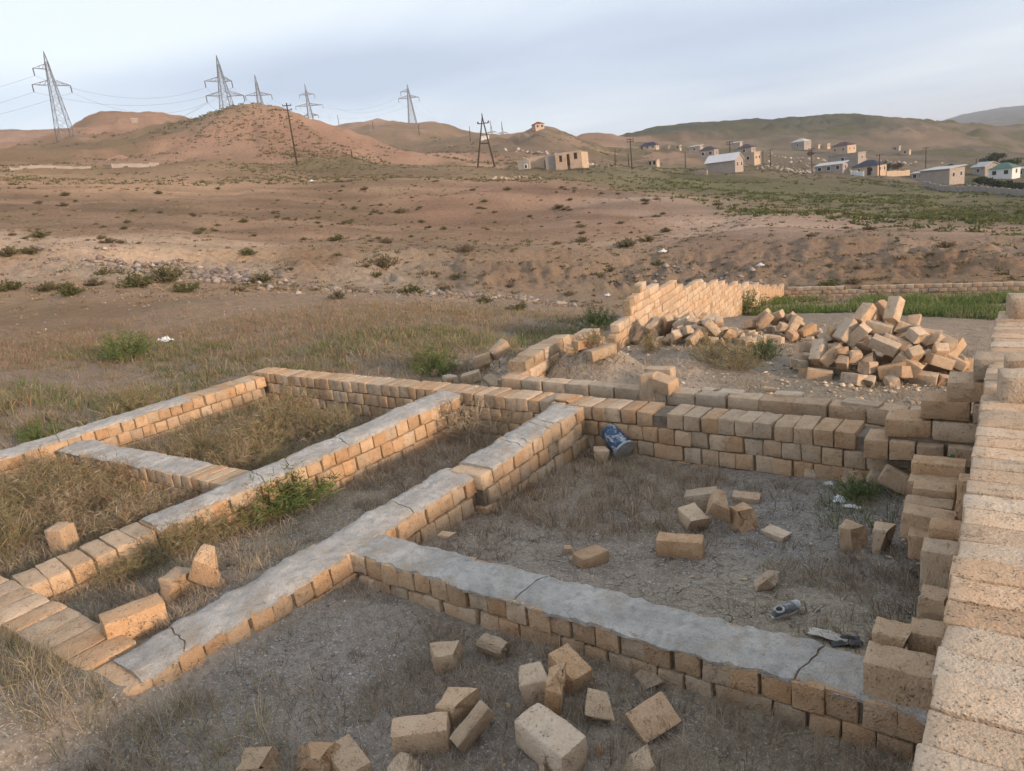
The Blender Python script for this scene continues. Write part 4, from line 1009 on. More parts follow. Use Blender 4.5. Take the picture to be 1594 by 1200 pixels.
# field to the left and behind
fld = lambda x, y: np.clip(0.25 + 0.75 * patch(x, y, 0.25, 87, -0.25, 0.15), 0, 1) * (1 - sstep(24, 33, np.hypot(x, y)))
G.append(tufts(17000, 6, None, fld, 0.10, 0.32, 0.011, [(.33, .25, .18), (.28, .215, .15), (.25, .20, .13), (.30, .21, .15), (.36, .28, .21)] + RUST + OLIVE[:2], 0.9, 0.12, 0.6, polar=(-80, -27, 11.5, 33)))
G.append(tufts(6000, 7, None, lambda x, y: 0.95 * patch(x, y, 0.30, 88, -0.02, 0.18) * (1 - sstep(22, 27, np.hypot(x, y))), 0.12, 0.36, 0.012, OLIVE + GREEN, 0.9, 0.14, 0.5, polar=(-76, -30, 12.0, 27)))
G.append(tufts(2600, 6, None, lambda x, y: 0.6 * patch(x, y, 0.8, 89, -0.1, 0.2), 0.08, 0.2, 0.008, DRY + STRAW, 0.9, 0.1, 0.6, polar=(-25, 0, 9.3, 16)))
V, T, C = join(G)
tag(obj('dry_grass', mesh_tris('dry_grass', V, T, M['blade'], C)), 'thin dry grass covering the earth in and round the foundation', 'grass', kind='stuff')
NT = len(T)

# green weeds before the far wall
G = []
wx = lambda x, y: 0.9 * patch(x, y, 0.42, 90, 0.0, 0.14)
G.append(tufts(6500, 8, None, wx, 0.16, 0.5, 0.022, GREEN + GREEN + [(.17, .22, .08)] + OLIVE[:1], 0.8, 0.22, 0.4, polar=(-16.5, 3, 24, 39)))
V, T, C = join(G)
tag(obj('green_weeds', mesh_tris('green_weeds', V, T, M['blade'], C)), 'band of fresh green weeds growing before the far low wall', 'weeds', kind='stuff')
NT += len(T)

def bush_mesh(name, seed, n_st, n_lf, hgt, rad, cols, wid, leaf, wire=0.5):
    """a weed: wiry stems fanning from the root, each with many slim leaves and twigs"""
    rg = np.random.default_rng(seed); P = []
    a = rg.uniform(0, 2 * math.pi, n_st); q = rg.random(n_st) ** 0.6
    d = np.stack([np.cos(a) * q * rad, np.sin(a) * q * rad, hgt * (1 - 0.55 * q ** 2) * rg.uniform(0.6, 1.1, n_st)], 1)
    root = np.stack([np.cos(a) * q, np.sin(a) * q, np.zeros(n_st)], 1) * rad * 0.25
    P.append(blades(root, d, np.linalg.norm(d, axis=1), np.full(n_st, wid), pick([cols[-1]], n_st, 0.2, rg), 0.15, rg))
    k = rg.integers(0, n_st, n_lf); tt = rg.uniform(0.15, 1.0, n_lf) ** 0.8
    base = root[k] + d[k] * tt[:, None] + rg.normal(0, 0.03 * rad, (n_lf, 3))
    base[:, 2] = np.abs(base[:, 2])
    ld = d[k] / np.linalg.norm(d[k], axis=1)[:, None] * wire + rg.normal(0, 0.7, (n_lf, 3)); ld[:, 2] = ld[:, 2] * 0.7 + 0.15
    shade = rg.normal(0, 0.13, (n_lf, 1))
    P.append(blades(base, ld, rg.uniform(0.5, 1.3, n_lf) * leaf, np.full(n_lf, wid) * rg.uniform(0.7, 1.4, n_lf), pick(cols, n_lf, 0.1, rg) * (1 + shade), 0.3, rg))
    V, T, C = join(P)
    return mesh_tris(name, V, T, M['blade'], C)
WEED = {'olive': [bush_mesh('weed', 400 + i_, 90, 1300, 0.40, 0.36, OLIVE + OLIVE + RUST + [(.36, .28, .17)], 0.0048, 0.075) for i_ in range(4)],
        'rusty': [bush_mesh('weed', 410 + i_, 90, 1000, 0.38, 0.36, RUST + RUST + OLIVE + DRY + [(.38, .29, .18)], 0.0046, 0.08) for i_ in range(3)],
        'green': [bush_mesh('weed', 420 + i_, 60, 2000, 0.34, 0.36, [(.10, .16, .045), (.13, .19, .06), (.16, .20, .075), (.20, .21, .09)], 0.0066, 0.06) for i_ in range(3)],
        'dead': [bush_mesh('weed', 430 + i_, 46, 420, 0.34, 0.42, DRY + STRAW, 0.0046, 0.12) for i_ in range(2)]}
def weed(px, py, kind, s, label, group, xy=None, hz=1.35):
    p = hit(px, py) if xy is None else np.array([xy[0], xy[1], gz(*xy)])
    o = obj('weed_bush', random.choice(WEED[kind]), None, (p[0], p[1], p[2] - 0.02), (0, 0, random.uniform(0, 6.28)), (s, s, s * hz * random.uniform(0.85, 1.1)))
    return tag(o, label, 'weed', group)
random.seed(55)
GW = 'weeds in the upper left room'
for i_ in range(17):
    x_ = random.uniform(-10.6, -7.9); y_ = random.uniform(5.4, 7.7)
    weed(0, 0, random.choice(('olive', 'olive', 'rusty')), random.uniform(0.9, 1.35), 'wispy weed in the ' + ('back' if y_ > 6.6 else 'front') + ' of the upper left room, ' + ('right' if x_ > -9.2 else 'left') + ' half', GW, (x_, y_))
GW = 'weeds in the lower left room'
for i_ in range(30):
    x_ = random.uniform(-11.8, -8.15); y_ = random.uniform(2.55, 4.45)
    weed(0, 0, random.choice(('olive', 'rusty', 'rusty')), random.uniform(0.9, 1.35), 'tangled weed in the ' + ('back' if y_ > 3.5 else 'front') + ' of the lower left room, ' + ('right' if x_ > -10 else 'left') + ' half', GW, (x_, y_))
GW = 'green weeds along the corridor wall'
for i_, (px, py, s_) in enumerate(((452, 792, 1.5), (418, 803, 1.4), (385, 818, 1.1), (345, 835, 1.05), (300, 852, 1.0), (258, 868, 0.95), (478, 775, 0.9), (228, 890, 0.8), (400, 782, 0.9), (190, 905, 0.7))):
    weed(px, py, 'green' if i_ in (0, 1, 6, 8) else 'olive', s_, 'bright green bushy weed at the foot of the middle wall' if i_ == 0 else 'low weed trailing along the foot of the middle wall', GW, hz=1.05)
weed(745, 690, 'dead', 1.5, 'dead tangled bush in the corner at the corridor end', None)
weed(770, 670, 'dead', 1.1, 'pale dead twigs against the back wall at the corridor end', None)
weed(930, 690, 'green', 0.5, 'small dark green tuft between the corridor wall and the blue bucket', None)
weed(1335, 775, 'green', 0.6, 'dark green tuft in the corner by the ragged stack', None)
weed(1150, 575, 'olive', 1.35, 'olive bush between the two heaps in the yard', 'bushes in the yard'); weed(1105, 566, 'olive', 1.2, 'olive bush left of the yard gap, by the low heap', 'bushes in the yard')
weed(1185, 560, 'green', 1.0, 'green bush right of the yard gap', 'bushes in the yard'); weed(1010, 548, 'olive', 0.9, 'low bush behind the earth mound', 'bushes in the yard')
weed(925, 536, 'olive', 0.7, 'small bush at the foot of the tall stepped wall', 'bushes in the yard'); weed(1165, 490, 'green', 2.2, 'green bush at the middle of the sunlit stepped wall', 'bushes in the yard')
weed(680, 585, 'green', 1.3, 'green grass clump left of the tumbled stones', 'bushes in the field'); weed(660, 575, 'olive', 1.3, 'olive clump left of the tumbled stones', 'bushes in the field')
weed(210, 640, 'olive', 1.4, 'olive tuft outside the long left wall', 'bushes in the field'); weed(60, 690, 'green', 0.9, 'small green tuft beside the far left wall', 'bushes in the field')
weed(930, 512, 'green', 1.7, 'green growth behind the near end of the stepped wall', 'bushes in the field'); weed(200, 560, 'green', 1.8, 'green patch in the left field', 'bushes in the field')
weed(725, 578, 'dead', 1.1, 'pale thistle among the tumbled stones', 'bushes in the field')

# shrubs dotted over the far slopes
SHRUB = [bush_mesh('shrub', 500 + i_, 40, 760, 0.55, 0.6, [[(.14, .125, .065), (.17, .15, .08)], [(.13, .105, .06), (.16, .125, .075)], [(.115, .125, .05), (.14, .13, .06)], [(.22, .17, .105), (.19, .145, .085)]][i_ % 4], 0.030, 0.15) for i_ in range(8)]
def shrub(p, w_, label, group, idx=None, fl=0.92):
    s = w_ / 1.2
    o = obj('shrub', SHRUB[(idx if idx is not None else random.randrange(8))], None, (p[0], p[1], p[2] - 0.05 * s), (0, 0, random.uniform(0, 6.28)), (s, s, s * fl))
    return tag(o, label, 'shrub', group)
random.seed(66)
for px, py, wpx, idx, lab in ((262, 438, 58, 0, 'broad dark shrub on the near bank, largest on the left slope'), (290, 454, 36, 2, 'round dark shrub just right of the broad one'), (14, 452, 34, 2, 'dark shrub at the left picture edge on the bank'),
        (74, 454, 30, 0, 'dark shrub on the bank, second from the left edge'), (103, 450, 24, 4, 'small shrub right of the left bank shrubs'), (805, 484, 34, 2, 'green shrub in the gully bed left of the stepped wall'), (752, 472, 28, 6, 'shrub in the gully bed, left of the green one'),
        (598, 418, 46, 3, 'straw coloured shrub above the gully bank'), (1292, 446, 30, 2, 'green shrub on the bank behind the far corner'), (525, 466, 30, 0, 'low shrub on the near bank in the middle'), (14, 398, 30, 0, 'shrub beside the gully at the left edge'), (50, 402, 26, 4, 'shrub by the gully, near the left edge'),
        (385, 400, 26, 6, 'shrub on the eroded bank'), (150, 445, 26, 5, 'brown shrub on the near bank'), (975, 385, 34, 0, 'shrub on the slope above the gully right of centre'), (410, 440, 40, 4, 'flat shrub at the gully edge'), (725, 395, 30, 3, 'dry shrub over the pale bank')):
    p = hit(px, py); shrub(p, wpx / F * math.hypot(p[0], p[1]), lab, 'shrubs standing out on the banks', idx)
th_ = np.radians(RNG.uniform(-76, 2, 6000)); r_ = np.sqrt(RNG.uniform(40 ** 2, 125 ** 2, 6000)); sxs, sys_ = np.sin(th_) * r_, np.cos(th_) * r_
keep_ = RNG.random(6000) < (0.03 + 0.14 * patch(sxs, sys_, 0.055, 95, -0.15, 0.25)) * (1 - 0.6 * sstep(-30, -12, np.degrees(th_))); sxs, sys_ = sxs[keep_][:300], sys_[keep_][:300]; szs = ground(sxs, sys_)
for q_ in zip(sxs, sys_, szs):
    shrub(q_, min(1.9, 0.62 * math.exp(random.gauss(0, 0.42))), 'small drab shrub dotted on the brown slope, ' + ('left third' if q_[0] < -1.55 * q_[1] else 'middle third' if q_[0] < -0.55 * q_[1] else 'right third'), 'small shrubs dotted on the slope')
# countless smaller scrub on the slope, the plain and the hillsides: one mass
G = []
def scrub(n_c, polar, dens, per, size, cols, fl=0.6):
    t0, t1, r0, r1 = polar
    th_ = np.radians(RNG.uniform(t0, t1, n_c)); r_ = np.exp(RNG.uniform(math.log(r0), math.log(r1), n_c)); x = np.sin(th_) * r_; y = np.cos(th_) * r_
    k = RNG.random(n_c) < dens(x, y); x, y = x[k], y[k]; z = ground(x, y); s = RNG.uniform(0.5, 1.3, len(x)) * size
    n_ = len(x) * per; rp = lambda a: np.repeat(a, per, axis=0)
    base = np.stack([rp(x), rp(y), rp(z)], 1) + RNG.normal(0, 0.30, (n_, 3)) * rp(s)[:, None] * np.array([1, 1, 0.0]) + np.array([0, 0, -0.03])
    d = RNG.normal(0, 0.7, (n_, 3)); d[:, 2] = np.abs(d[:, 2]) + 0.4
    return blades(base, d, RNG.uniform(0.4, 1.0, n_) * rp(s) * fl, rp(s) * 0.22, rp(pick(cols, len(x), 0.15)) * RNG.uniform(0.8, 1.15, (n_, 1)), 0.2)
G.append(scrub(5200, (-78, 2, 40, 120), lambda x, y: 0.12 + 0.8 * patch(x, y, 0.07, 96), 14, 0.40, [(.20, .155, .09), (.25, .18, .11), (.17, .15, .08)]))
G.append(scrub(17000, (-36, 3, 58, 240), lambda x, y: (0.10 + 0.85 * patch(x, y, 0.045, 97, -0.2, 0.15)) * sstep(1.04, 1.22, np.hypot(x, y) / np.interp(np.degrees(np.arctan2(x, y)), [-40, -26, -17, -8, 0, 5], [120, 105, 76, 64, 57, 55])) * sstep(-31, -20, np.degrees(np.arctan2(x, y)) + 14 * fbm(x * 0.03, y * 0.03, 197, 3)), 9, 0.80, [(.12, .135, .05), (.15, .155, .065), (.10, .115, .045)]))
G.append(scrub(5200, (-70, -26, 122, 215), lambda x, y: 0.12 + 0.8 * patch(x, y, 0.04, 98, -0.1, 0.2), 8, 0.75, [(.15, .145, .07), (.19, .165, .085)]))
G.append(scrub(6500, (-76, -36, 180, 300), lambda x, y: 0.03 + 0.92 * patch(x, y, 0.03, 99, 0.02, 0.22), 7, 1.0, [(.15, .14, .07), (.19, .155, .085)]))
G.append(scrub(2600, (-40, -22, 200, 380), lambda x, y: 0.6 * patch(x, y, 0.02, 100, 0.0, 0.25), 7, 1.2, [(.14, .14, .07), (.17, .155, .08)]))
G.append(scrub(11000, (-80, 3, 36, 122), lambda x, y: 0.10 + 0.8 * patch(x, y, 0.09, 198, -0.15, 0.2), 7, 0.34, [(.33, .24, .165), (.28, .205, .14), (.38, .29, .20), (.24, .18, .115)], 0.5))
V, T, C = join(G)
tag(obj('scrub', mesh_tris('scrub', V, T, M['blade'], C)), 'low scrub speckling the plain and the hillsides', 'scrub', kind='stuff')
NT += len(T)

# gravel and stones too small and many to count
def rocks(x, y, s, cols, flat=0.6, lift=0.15):
    n_ = len(x); z = ground(x, y)
    o_ = np.array([(1, 0, 0), (-1, 0, 0), (0, 1, 0), (0, -1, 0), (0, 0, 1), (0, 0, -1), (.7, .7, .3), (-.6, .6, -.2)], float)[:6]
    P = o_[None] * (1 + RNG.normal(0, 0.25, (n_, 6, 1))) * s[:, None, None]
    a = RNG.uniform(0, 6.28, n_); ca_, sa_ = np.cos(a)[:, None], np.sin(a)[:, None]
    tl = RNG.uniform(-0.6, 0.6, n_)[:, None]
    X = P[..., 0] * ca_ - P[..., 1] * sa_; Y = P[..., 0] * sa_ + P[..., 1] * ca_; Z = P[..., 2] * flat + X * tl * 0.6
    V = np.stack([X + x[:, None], Y + y[:, None], Z + (z + s * lift)[:, None]], -1).reshape(-1, 3)
    f_ = np.array([(0, 2, 4), (2, 1, 4), (1, 3, 4), (3, 0, 4), (2, 0, 5), (1, 2, 5), (3, 1, 5), (0, 3, 5)])
    T = (np.arange(n_)[:, None, None] * 6 + f_[None]).reshape(-1, 3)
    return V, T, np.repeat(pick(cols, n_, 0.18), 6, axis=0)
GREY = [(.34, .33, .32), (.28, .275, .27), (.42, .40, .37), (.24, .22, .20), (.36, .30, .23)]
def scatter(n_, box, dens):
    x = RNG.uniform(box[0], box[1], n_); y = RNG.uniform(box[2], box[3], n_); k = (RNG.random(n_) < dens(x, y)) & ~in_wall(x, y); return x[k], y[k]
G = []
x, y = scatter(46000, (-8.5, 0, 1.2, 3.9), lambda x, y: 0.12 + 0.75 * patch(x, y, 0.9, 110, -0.05, 0.25)); G.append(rocks(x, y, 0.004 + 0.013 * RNG.random(len(x)) ** 3, GREY))
x, y = scatter(15000, (-4.8, -0.3, 4.3, 7.7), lambda x, y: 0.06 + 0.8 * np.exp(-(((x + 1.7) / 0.9) ** 2 + ((y - 6.5) / 0.7) ** 2))); G.append(rocks(x, y, 0.006 + 0.014 * RNG.random(len(x)) ** 3, GREY))
x, y = scatter(5000, (-7.4, -5.3, 2.2, 8.0), lambda x, y: 0.6 + 0 * x); G.append(rocks(x, y, 0.005 + 0.014 * RNG.random(len(x)) ** 3, GREY))
x, y = scatter(4500, (-7, 3, 8.9, 16), lambda x, y: 0.5 + 0 * x); G.append(rocks(x, y, 0.008 + 0.035 * RNG.random(len(x)) ** 3, GREY + [(.5, .4, .28)]))
V, T, C = join(G)
tag(obj('gravel', mesh_tris('gravel', V, T, M['pebble'], C)), 'fine grey gravel strewn over the earth in the foundation', 'gravel', kind='stuff'); NT += len(T)
RUB = [(.22, .19, .17), (.27, .235, .205), (.18, .155, .14), (.24, .18, .15), (.34, .30, .26)]
def along(ptsl, n_, wid):
    P = np.array([hit(*p)[:2] for p in ptsl]); k = RNG.uniform(0, len(P) - 1.001, n_); i_ = k.astype(int); f_ = (k - i_)[:, None]
    q = P[i_] * (1 - f_) + P[i_ + 1] * f_ + RNG.normal(0, wid, (n_, 2)); return q[:, 0], q[:, 1]
G = []
x, y = along([(60, 398), (170, 412), (260, 418), (330, 428), (400, 440), (520, 452), (650, 458), (760, 462), (900, 470)], 1100, 1.0); G.append(rocks(x, y, 0.04 + 0.26 * RNG.random(len(x)) ** 4, RUB))
x, y = along([(180, 404), (260, 412)], 160, 0.9); G.append(rocks(x, y, 0.08 + 0.28 * RNG.random(len(x)) ** 2.5, RUB))
x, y = along([(320, 422), (380, 436)], 160, 0.9); G.append(rocks(x, y, 0.08 + 0.28 * RNG.random(len(x)) ** 2.5, RUB))
x, y = along([(1000, 440), (1060, 436), (1120, 438), (1180, 440)], 220, 1.3); G.append(rocks(x, y, 0.05 + 0.25 * RNG.random(len(x)) ** 3, RUB))
x, y = along([(200, 460), (500, 480), (800, 478)], 500, 5.0); G.append(rocks(x, y, 0.03 + 0.10 * RNG.random(len(x)) ** 3, RUB))
CHIP = [(.55, .42, .28), (.48, .36, .23), (.60, .48, .34), (.40, .31, .22)]
for hx, hy, hr, nn in ((1372, 590, 1.6, 500), (1075, 530, 1.7, 320), (1215, 526, 1.2, 260), (780, 585, 1.2, 260), (860, 850, 1.8, 30), (860, 1110, 0.8, 60), (1120, 830, 0.7, 40), (1400, 860, 0.6, 50)):
    c0_ = hit(hx, hy); q_ = RNG.normal(0, hr * 0.55, (nn, 2)); xx, yy = c0_[0] + q_[:, 0], c0_[1] + q_[:, 1]; kk = ~in_wall(xx, yy); xx, yy = xx[kk], yy[kk]
    G.append(rocks(xx, yy, 0.010 + (0.055 if hy < 620 else 0.026) * RNG.random(len(xx)) ** 3, CHIP, 0.5, 0.15))
V, T, C = join(G)
tag(obj('rubble', mesh_tris('rubble', V, T, M['pebble'], C)), 'grey rubble strewn along the dry gully bed', 'rubble', kind='stuff'); NT += len(T)
print('TRIS plants', NT)
#@@FAR
# ------------------------------------------------------------------ houses, poles, pylons
def flat_mat(name, col, var=0.12, scale=0.8, rough=0.85, spec=0.2): return mat_simple(name, col, var, scale, rough, 0.15, 0.02, spec)
M['plaster'] = flat_mat('pale_block_plaster', (.37, .315, .27)); M['grey_block'] = flat_mat('grey_blockwork', (.34, .30, .265)); M['cream'] = flat_mat('cream_blockwork', (.50, .38, .275))
M['roof_metal'] = flat_mat('bright_sheet_roof', (.58, .58, .59), 0.08, 0.5, 0.5, 0.4); M['roof_purple'] = flat_mat('dark_plum_roof', (.060, .045, .058), 0.2, 0.7, 0.7)
M['roof_blue'] = flat_mat('navy_roof', (.032, .036, .060), 0.15, 0.7, 0.6); M['roof_red'] = flat_mat('red_roof', (.22, .055, .045), 0.15, 0.7, 0.7); M['roof_green'] = flat_mat('green_roof', (.085, .16, .125), 0.15, 0.7, 0.6)
M['roof_wine'] = flat_mat('wine_roof', (.085, .036, .042), 0.15, 0.7, 0.7); M['dark'] = flat_mat('dark_opening', (.035, .03, .028), 0.1, 1, 0.6); M['frame'] = flat_mat('white_frame', (.72, .72, .70), 0.05, 1)
M['asbestos'] = flat_mat('pale_corrugated_roof', (.50, .49, .47), 0.1, 0.6); M['door'] = flat_mat('brown_door', (.14, .08, .05), 0.15, 1)
def house(px, py, r_, w_, dp, hgt, roof, label, wall_m='plaster', roof_m='roof_metal', yaw=28, rise=None, win=(2, 1), door=False, over=0.35, name='house', cat='house', sink=0.8, win_h=1.2):
    """px, py: middle of the foot of the house; yaw turns its right end towards the camera"""
    p = hit(px, py, 1500, 60); g = p[2]; th_ = math.atan2(p[0], p[1]); k_ = min(1.5, max(0.6, math.hypot(p[0], p[1]) / r_))
    if abs(math.hypot(p[0], p[1]) / r_ - k_) > 0.01: p = at_r(px, py, r_); g = gz(p[0], p[1]); k_ = 1.0
    k_ *= 0.80; w_ *= k_; dp *= k_; hgt *= k_; win_h *= 0.85; rise = rise * k_ if rise is not None else None
    base = g
    e = empty(name, (p[0], p[1], base), -th_ + math.radians(-yaw)); tag(e, label, cat, 'houses of the hamlet', 'thing')
    mb = MB(); mb.box((0, 0, (hgt - sink) / 2), (w_, dp, hgt + sink)); mb.build('wall', M[wall_m], e)
    rise = rise if rise is not None else w_ * 0.16
    mb = MB(); x0, x1, y0, y1 = -w_ / 2 - over, w_ / 2 + over, -dp / 2 - over, dp / 2 + over; z0 = hgt - 0.02; z1 = hgt + rise
    if roof == 'hip':
        k = min(w_, dp) * 0.45
        rx0, rx1 = (x0 + k + over, x1 - k - over) if w_ > dp else (-0.2, 0.2)
        ry = 0 if w_ > dp else max(0.1, dp / 2 - k)
        vs = [(x0, y0, z0), (x1, y0, z0), (x1, y1, z0), (x0, y1, z0), (rx0, -ry, z1), (rx1, -ry, z1), (rx1, ry + 0.05, z1), (rx0, ry + 0.05, z1)]
        mb.add(vs, [(0, 1, 5, 4), (1, 2, 6, 5), (2, 3, 7, 6), (3, 0, 4, 7), (4, 5, 6, 7), (3, 2, 1, 0)])
    elif roof == 'gable':       # ridge along the width
        for (ya, za, yb, zb) in ((y0, z0 - 0.1, 0.03, z1), (y1, z0 - 0.1, -0.03, z1)):
            mb.add([(x0, ya, za), (x1, ya, za), (x1, yb, zb), (x0, yb, zb), (x0, ya, za + 0.14), (x1, ya, za + 0.14), (x1, yb, zb + 0.14), (x0, yb, zb + 0.14)],
                   [(3, 2, 1, 0), (4, 5, 6, 7), (0, 1, 5, 4), (1, 2, 6, 5), (2, 3, 7, 6), (3, 0, 4, 7)])
        for xx in (-w_ / 2 + 0.01, w_ / 2 - 0.2):
            g2 = MB(); g2.add([(xx, -dp / 2, hgt - 0.03), (xx, dp / 2, hgt - 0.03), (xx, 0, z1 - 0.03), (xx + 0.19, -dp / 2, hgt - 0.03), (xx + 0.19, dp / 2, hgt - 0.03), (xx + 0.19, 0, z1 - 0.03)], [(0, 1, 2), (5, 4, 3), (0, 3, 4, 1), (1, 4, 5, 2), (2, 5, 3, 0)])
            g2.build('gable', M[wall_m], e)
    elif roof == 'shed':
        mb.add([(x0, y0, z0), (x1, y0, z0), (x1, y1, z1), (x0, y1, z1), (x0, y0, z0 + 0.15), (x1, y0, z0 + 0.15), (x1, y1, z1 + 0.15), (x0, y1, z1 + 0.15)], [(3, 2, 1, 0), (4, 5, 6, 7), (0, 1, 5, 4), (1, 2, 6, 5), (2, 3, 7, 6), (3, 0, 4, 7)])
    else:
        mb.box((0, 0, hgt + 0.1), (w_ + 0.3, dp + 0.3, 0.24))
    mb.build('roof', M[roof_m], e)
    def opening(nm, cx, cy, cz, ww, hh_, face, mat):
        m1 = MB()
        if face == 'front': m1.box((cx, -dp / 2 - 0.02, cz), (ww + 0.2, 0.10, hh_ + 0.2))
        else: m1.box((w_ / 2 + 0.02, cy, cz), (0.10, ww + 0.2, hh_ + 0.2))
        f_ = m1.build(nm, M['frame' if nm == 'window' else 'door'], e)
        m2 = MB()
        if face == 'front': m2.box((cx, -dp / 2 - 0.05, cz), (ww, 0.10, hh_))
        else: m2.box((w_ / 2 + 0.05, cy, cz), (0.10, ww, hh_))
        m2.build('pane' if nm == 'window' else 'door_leaf', M[mat], f_)
    for i_ in range(win[0]): opening('window', -w_ / 2 + w_ * (i_ + 0.5) / win[0], 0, hgt * 0.56, 1.0, win_h, 'front', 'dark')
    for i_ in range(win[1]): opening('window', 0, -dp / 2 + dp * (i_ + 0.5) / win[1], hgt * 0.56, 0.75, win_h, 'side', 'dark')
    if door: opening('door', w_ * 0.18, 0, 1.05, 1.0, 2.1, 'front', 'dark')
    return e
house(1128, 266, 205, 10.0, 6.5, 3.0, 'gable', 'long pale house with bright metal gable roof, nearest of the hamlet', 'plaster', 'roof_metal', 24, 2.2, (0, 2))
house(1104, 246, 300, 7.2, 6.0, 3.7, 'hip', 'pale house with dark plum hip roof behind the metal roofed one', 'plaster', 'roof_purple', 20, 1.6, (2, 1))
house(1084, 238, 330, 6.0, 5.0, 3.0, 'shed', 'small pale house with white roof at the hamlet left end', 'plaster', 'asbestos', 20, 0.6, (1, 0))
house(1162, 240, 310, 7.0, 6.0, 3.0, 'hip', 'house with dark plum roof above an orange lit yard', 'plaster', 'roof_purple', 20, 1.7, (1, 1))
house(1147, 232, 350, 5.0, 4.0, 3.0, 'shed', 'small white roofed house between the plum roofs', 'plaster', 'asbestos', 20, 0.5, (0, 0))
house(1170, 256, 260, 5.4, 5.0, 4.2, 'flat', 'unfinished cream block house right of the metal roofed one', 'cream', 'cream', 30, 0, (1, 2))
house(1247, 232, 370, 8.2, 7.0, 4.0, 'hip', 'grey house with pale hip roof alone below the green hill', 'grey_block', 'asbestos', 32, 1.7, (1, 1))
house(1286, 232, 370, 3.2, 3.0, 2.4, 'flat', 'tiny orange hut right of the pale hip roofed house', 'cream', 'cream', 30, 0, (0, 1))
house(1313, 240, 330, 9.0, 7.0, 4.0, 'hip', 'two storey house with wine red roof on the rise', 'cream', 'roof_wine', 34, 1.8, (2, 2))
house(1318, 256, 285, 13.0, 7.0, 4.3, 'flat', 'large grey block building below the wine red roof', 'grey_block', 'grey_block', 26, 0, (1, 1))
house(1294, 268, 255, 10.5, 5.0, 2.6, 'shed', 'long low house with pale sheet roof', 'plaster', 'asbestos', 22, 0.9, (3, 1))
house(1353, 272, 250, 9.5, 7.0, 3.2, 'hip', 'house with navy hip roof and cream wall', 'cream', 'roof_blue', 26, 2.0, (2, 2), True)
house(1466, 285, 225, 10.0, 7.5, 4.4, 'shed', 'boxy grey house with white flat roof on the right', 'plaster', 'asbestos', 34, 0.5, (0, 2))
house(1432, 279, 235, 4.2, 3.0, 2.0, 'shed', 'low pale shed left of the boxy grey house', 'plaster', 'asbestos', 24, 0.3, (2, 0))
house(1534, 272, 270, 6.5, 6.0, 3.2, 'gable', 'small pale gabled house near the right edge', 'plaster', 'asbestos', 50, 1.4, (1, 1))
house(1563, 275, 255, 7.5, 6.5, 2.8, 'hip', 'house with green hip roof near the right edge', 'frame', 'roof_green', 22, 1.9, (2, 1))
house(1592, 274, 262, 4.0, 4.0, 2.6, 'shed', 'pale shed cut by the right picture edge', 'plaster', 'asbestos', 22, 0.4, (1, 0))
house(1011, 233, 380, 10.5, 6.0, 2.0, 'hip', 'low house with wide navy roof left of the hamlet', 'cream', 'roof_blue', 20, 2.2, (3, 1))
house(1040, 234, 390, 2.0, 2.0, 1.8, 'flat', 'tiny cream hut left of two beside the navy roof', 'cream', 'cream', 30, 0, (0, 1))
house(1056.5, 233, 390, 2.8, 2.2, 2.2, 'flat', 'tiny cream hut right of two beside the navy roof', 'cream', 'cream', 30, 0, (1, 1))
house(1018, 258, 270, 4.4, 2.5, 2.0, 'flat', 'small roofless brick ruin on the pink slope', 'cream', 'cream', 30, -0.1, (2, 0), win_h=1.4)
house(1272, 231, 360, 2.4, 2.0, 1.6, 'flat', 'small shed beside the pale hip roofed house', 'cream', 'cream', 30, 0, (0, 0))
house(838, 202, 352, 5.6, 5.0, 2.9, 'hip', 'lone house with red hip roof on the hilltop', 'cream', 'roof_red', -24, 1.4, (2, 1))
house(755, 217, 420, 5.5, 3.0, 1.6, 'flat', 'low white building between the far hills', 'frame', 'frame', 10, 0, (0, 0))
house(1395, 234, 400, 4.0, 3.0, 2.0, 'flat', 'far pale hut right of the hamlet under the hill', 'plaster', 'asbestos', 20, 0, (1, 0))
house(1410, 240, 380, 4.4, 2.6, 1.7, 'flat', 'far low cream hut right of the hamlet', 'cream', 'cream', 20, 0, (1, 0))
house(210, 190, 345, 2.8, 2.0, 1.4, 'flat', 'tiny pale hut on the top of the left hill', 'plaster', 'asbestos', 20, 0, (0, 0))
# unfinished house in the middle: roofless block walls with open windows
pR = at_r(862, 266, 178); thR = math.atan2(pR[0], pR[1])
e = empty('unfinished_house', (pR[0], pR[1], gz(pR[0], pR[1]) + 0.35), -thR - math.radians(16)); tag(e, 'roofless cream block house with open windows on the rise', 'house', 'houses of the hamlet', 'thing')
def pierced(x0, x1, y, hgt, holes, mat, nm='wall', z0=-0.8, th_=0.3):
    mb = MB(); xs = [x0] + [v_ for h_ in holes for v_ in (h_[0], h_[1])] + [x1]
    for i_ in range(0, len(xs), 2):
        if xs[i_ + 1] - xs[i_] > 0.01: mb.box(((xs[i_] + xs[i_ + 1]) / 2, y, (hgt + z0) / 2), (xs[i_ + 1] - xs[i_], th_, hgt - z0))
    for a, b_, c_, d_ in holes:
        if c_ > 0: mb.box(((a + b_) / 2, y, (c_ + z0) / 2), (b_ - a, th_ - 0.01, c_ - z0))
        mb.box(((a + b_) / 2, y, (hgt + d_) / 2), (b_ - a, th_ - 0.01, hgt - d_))
    return mb.build(nm, M[mat], e)
pierced(1.6, 7.8, -3.2, 3.0, [(2.4, 3.2, 1.0, 2.4), (4.2, 5.0, 0.0, 2.5), (5.9, 6.8, 1.2, 2.6)], 'cream')
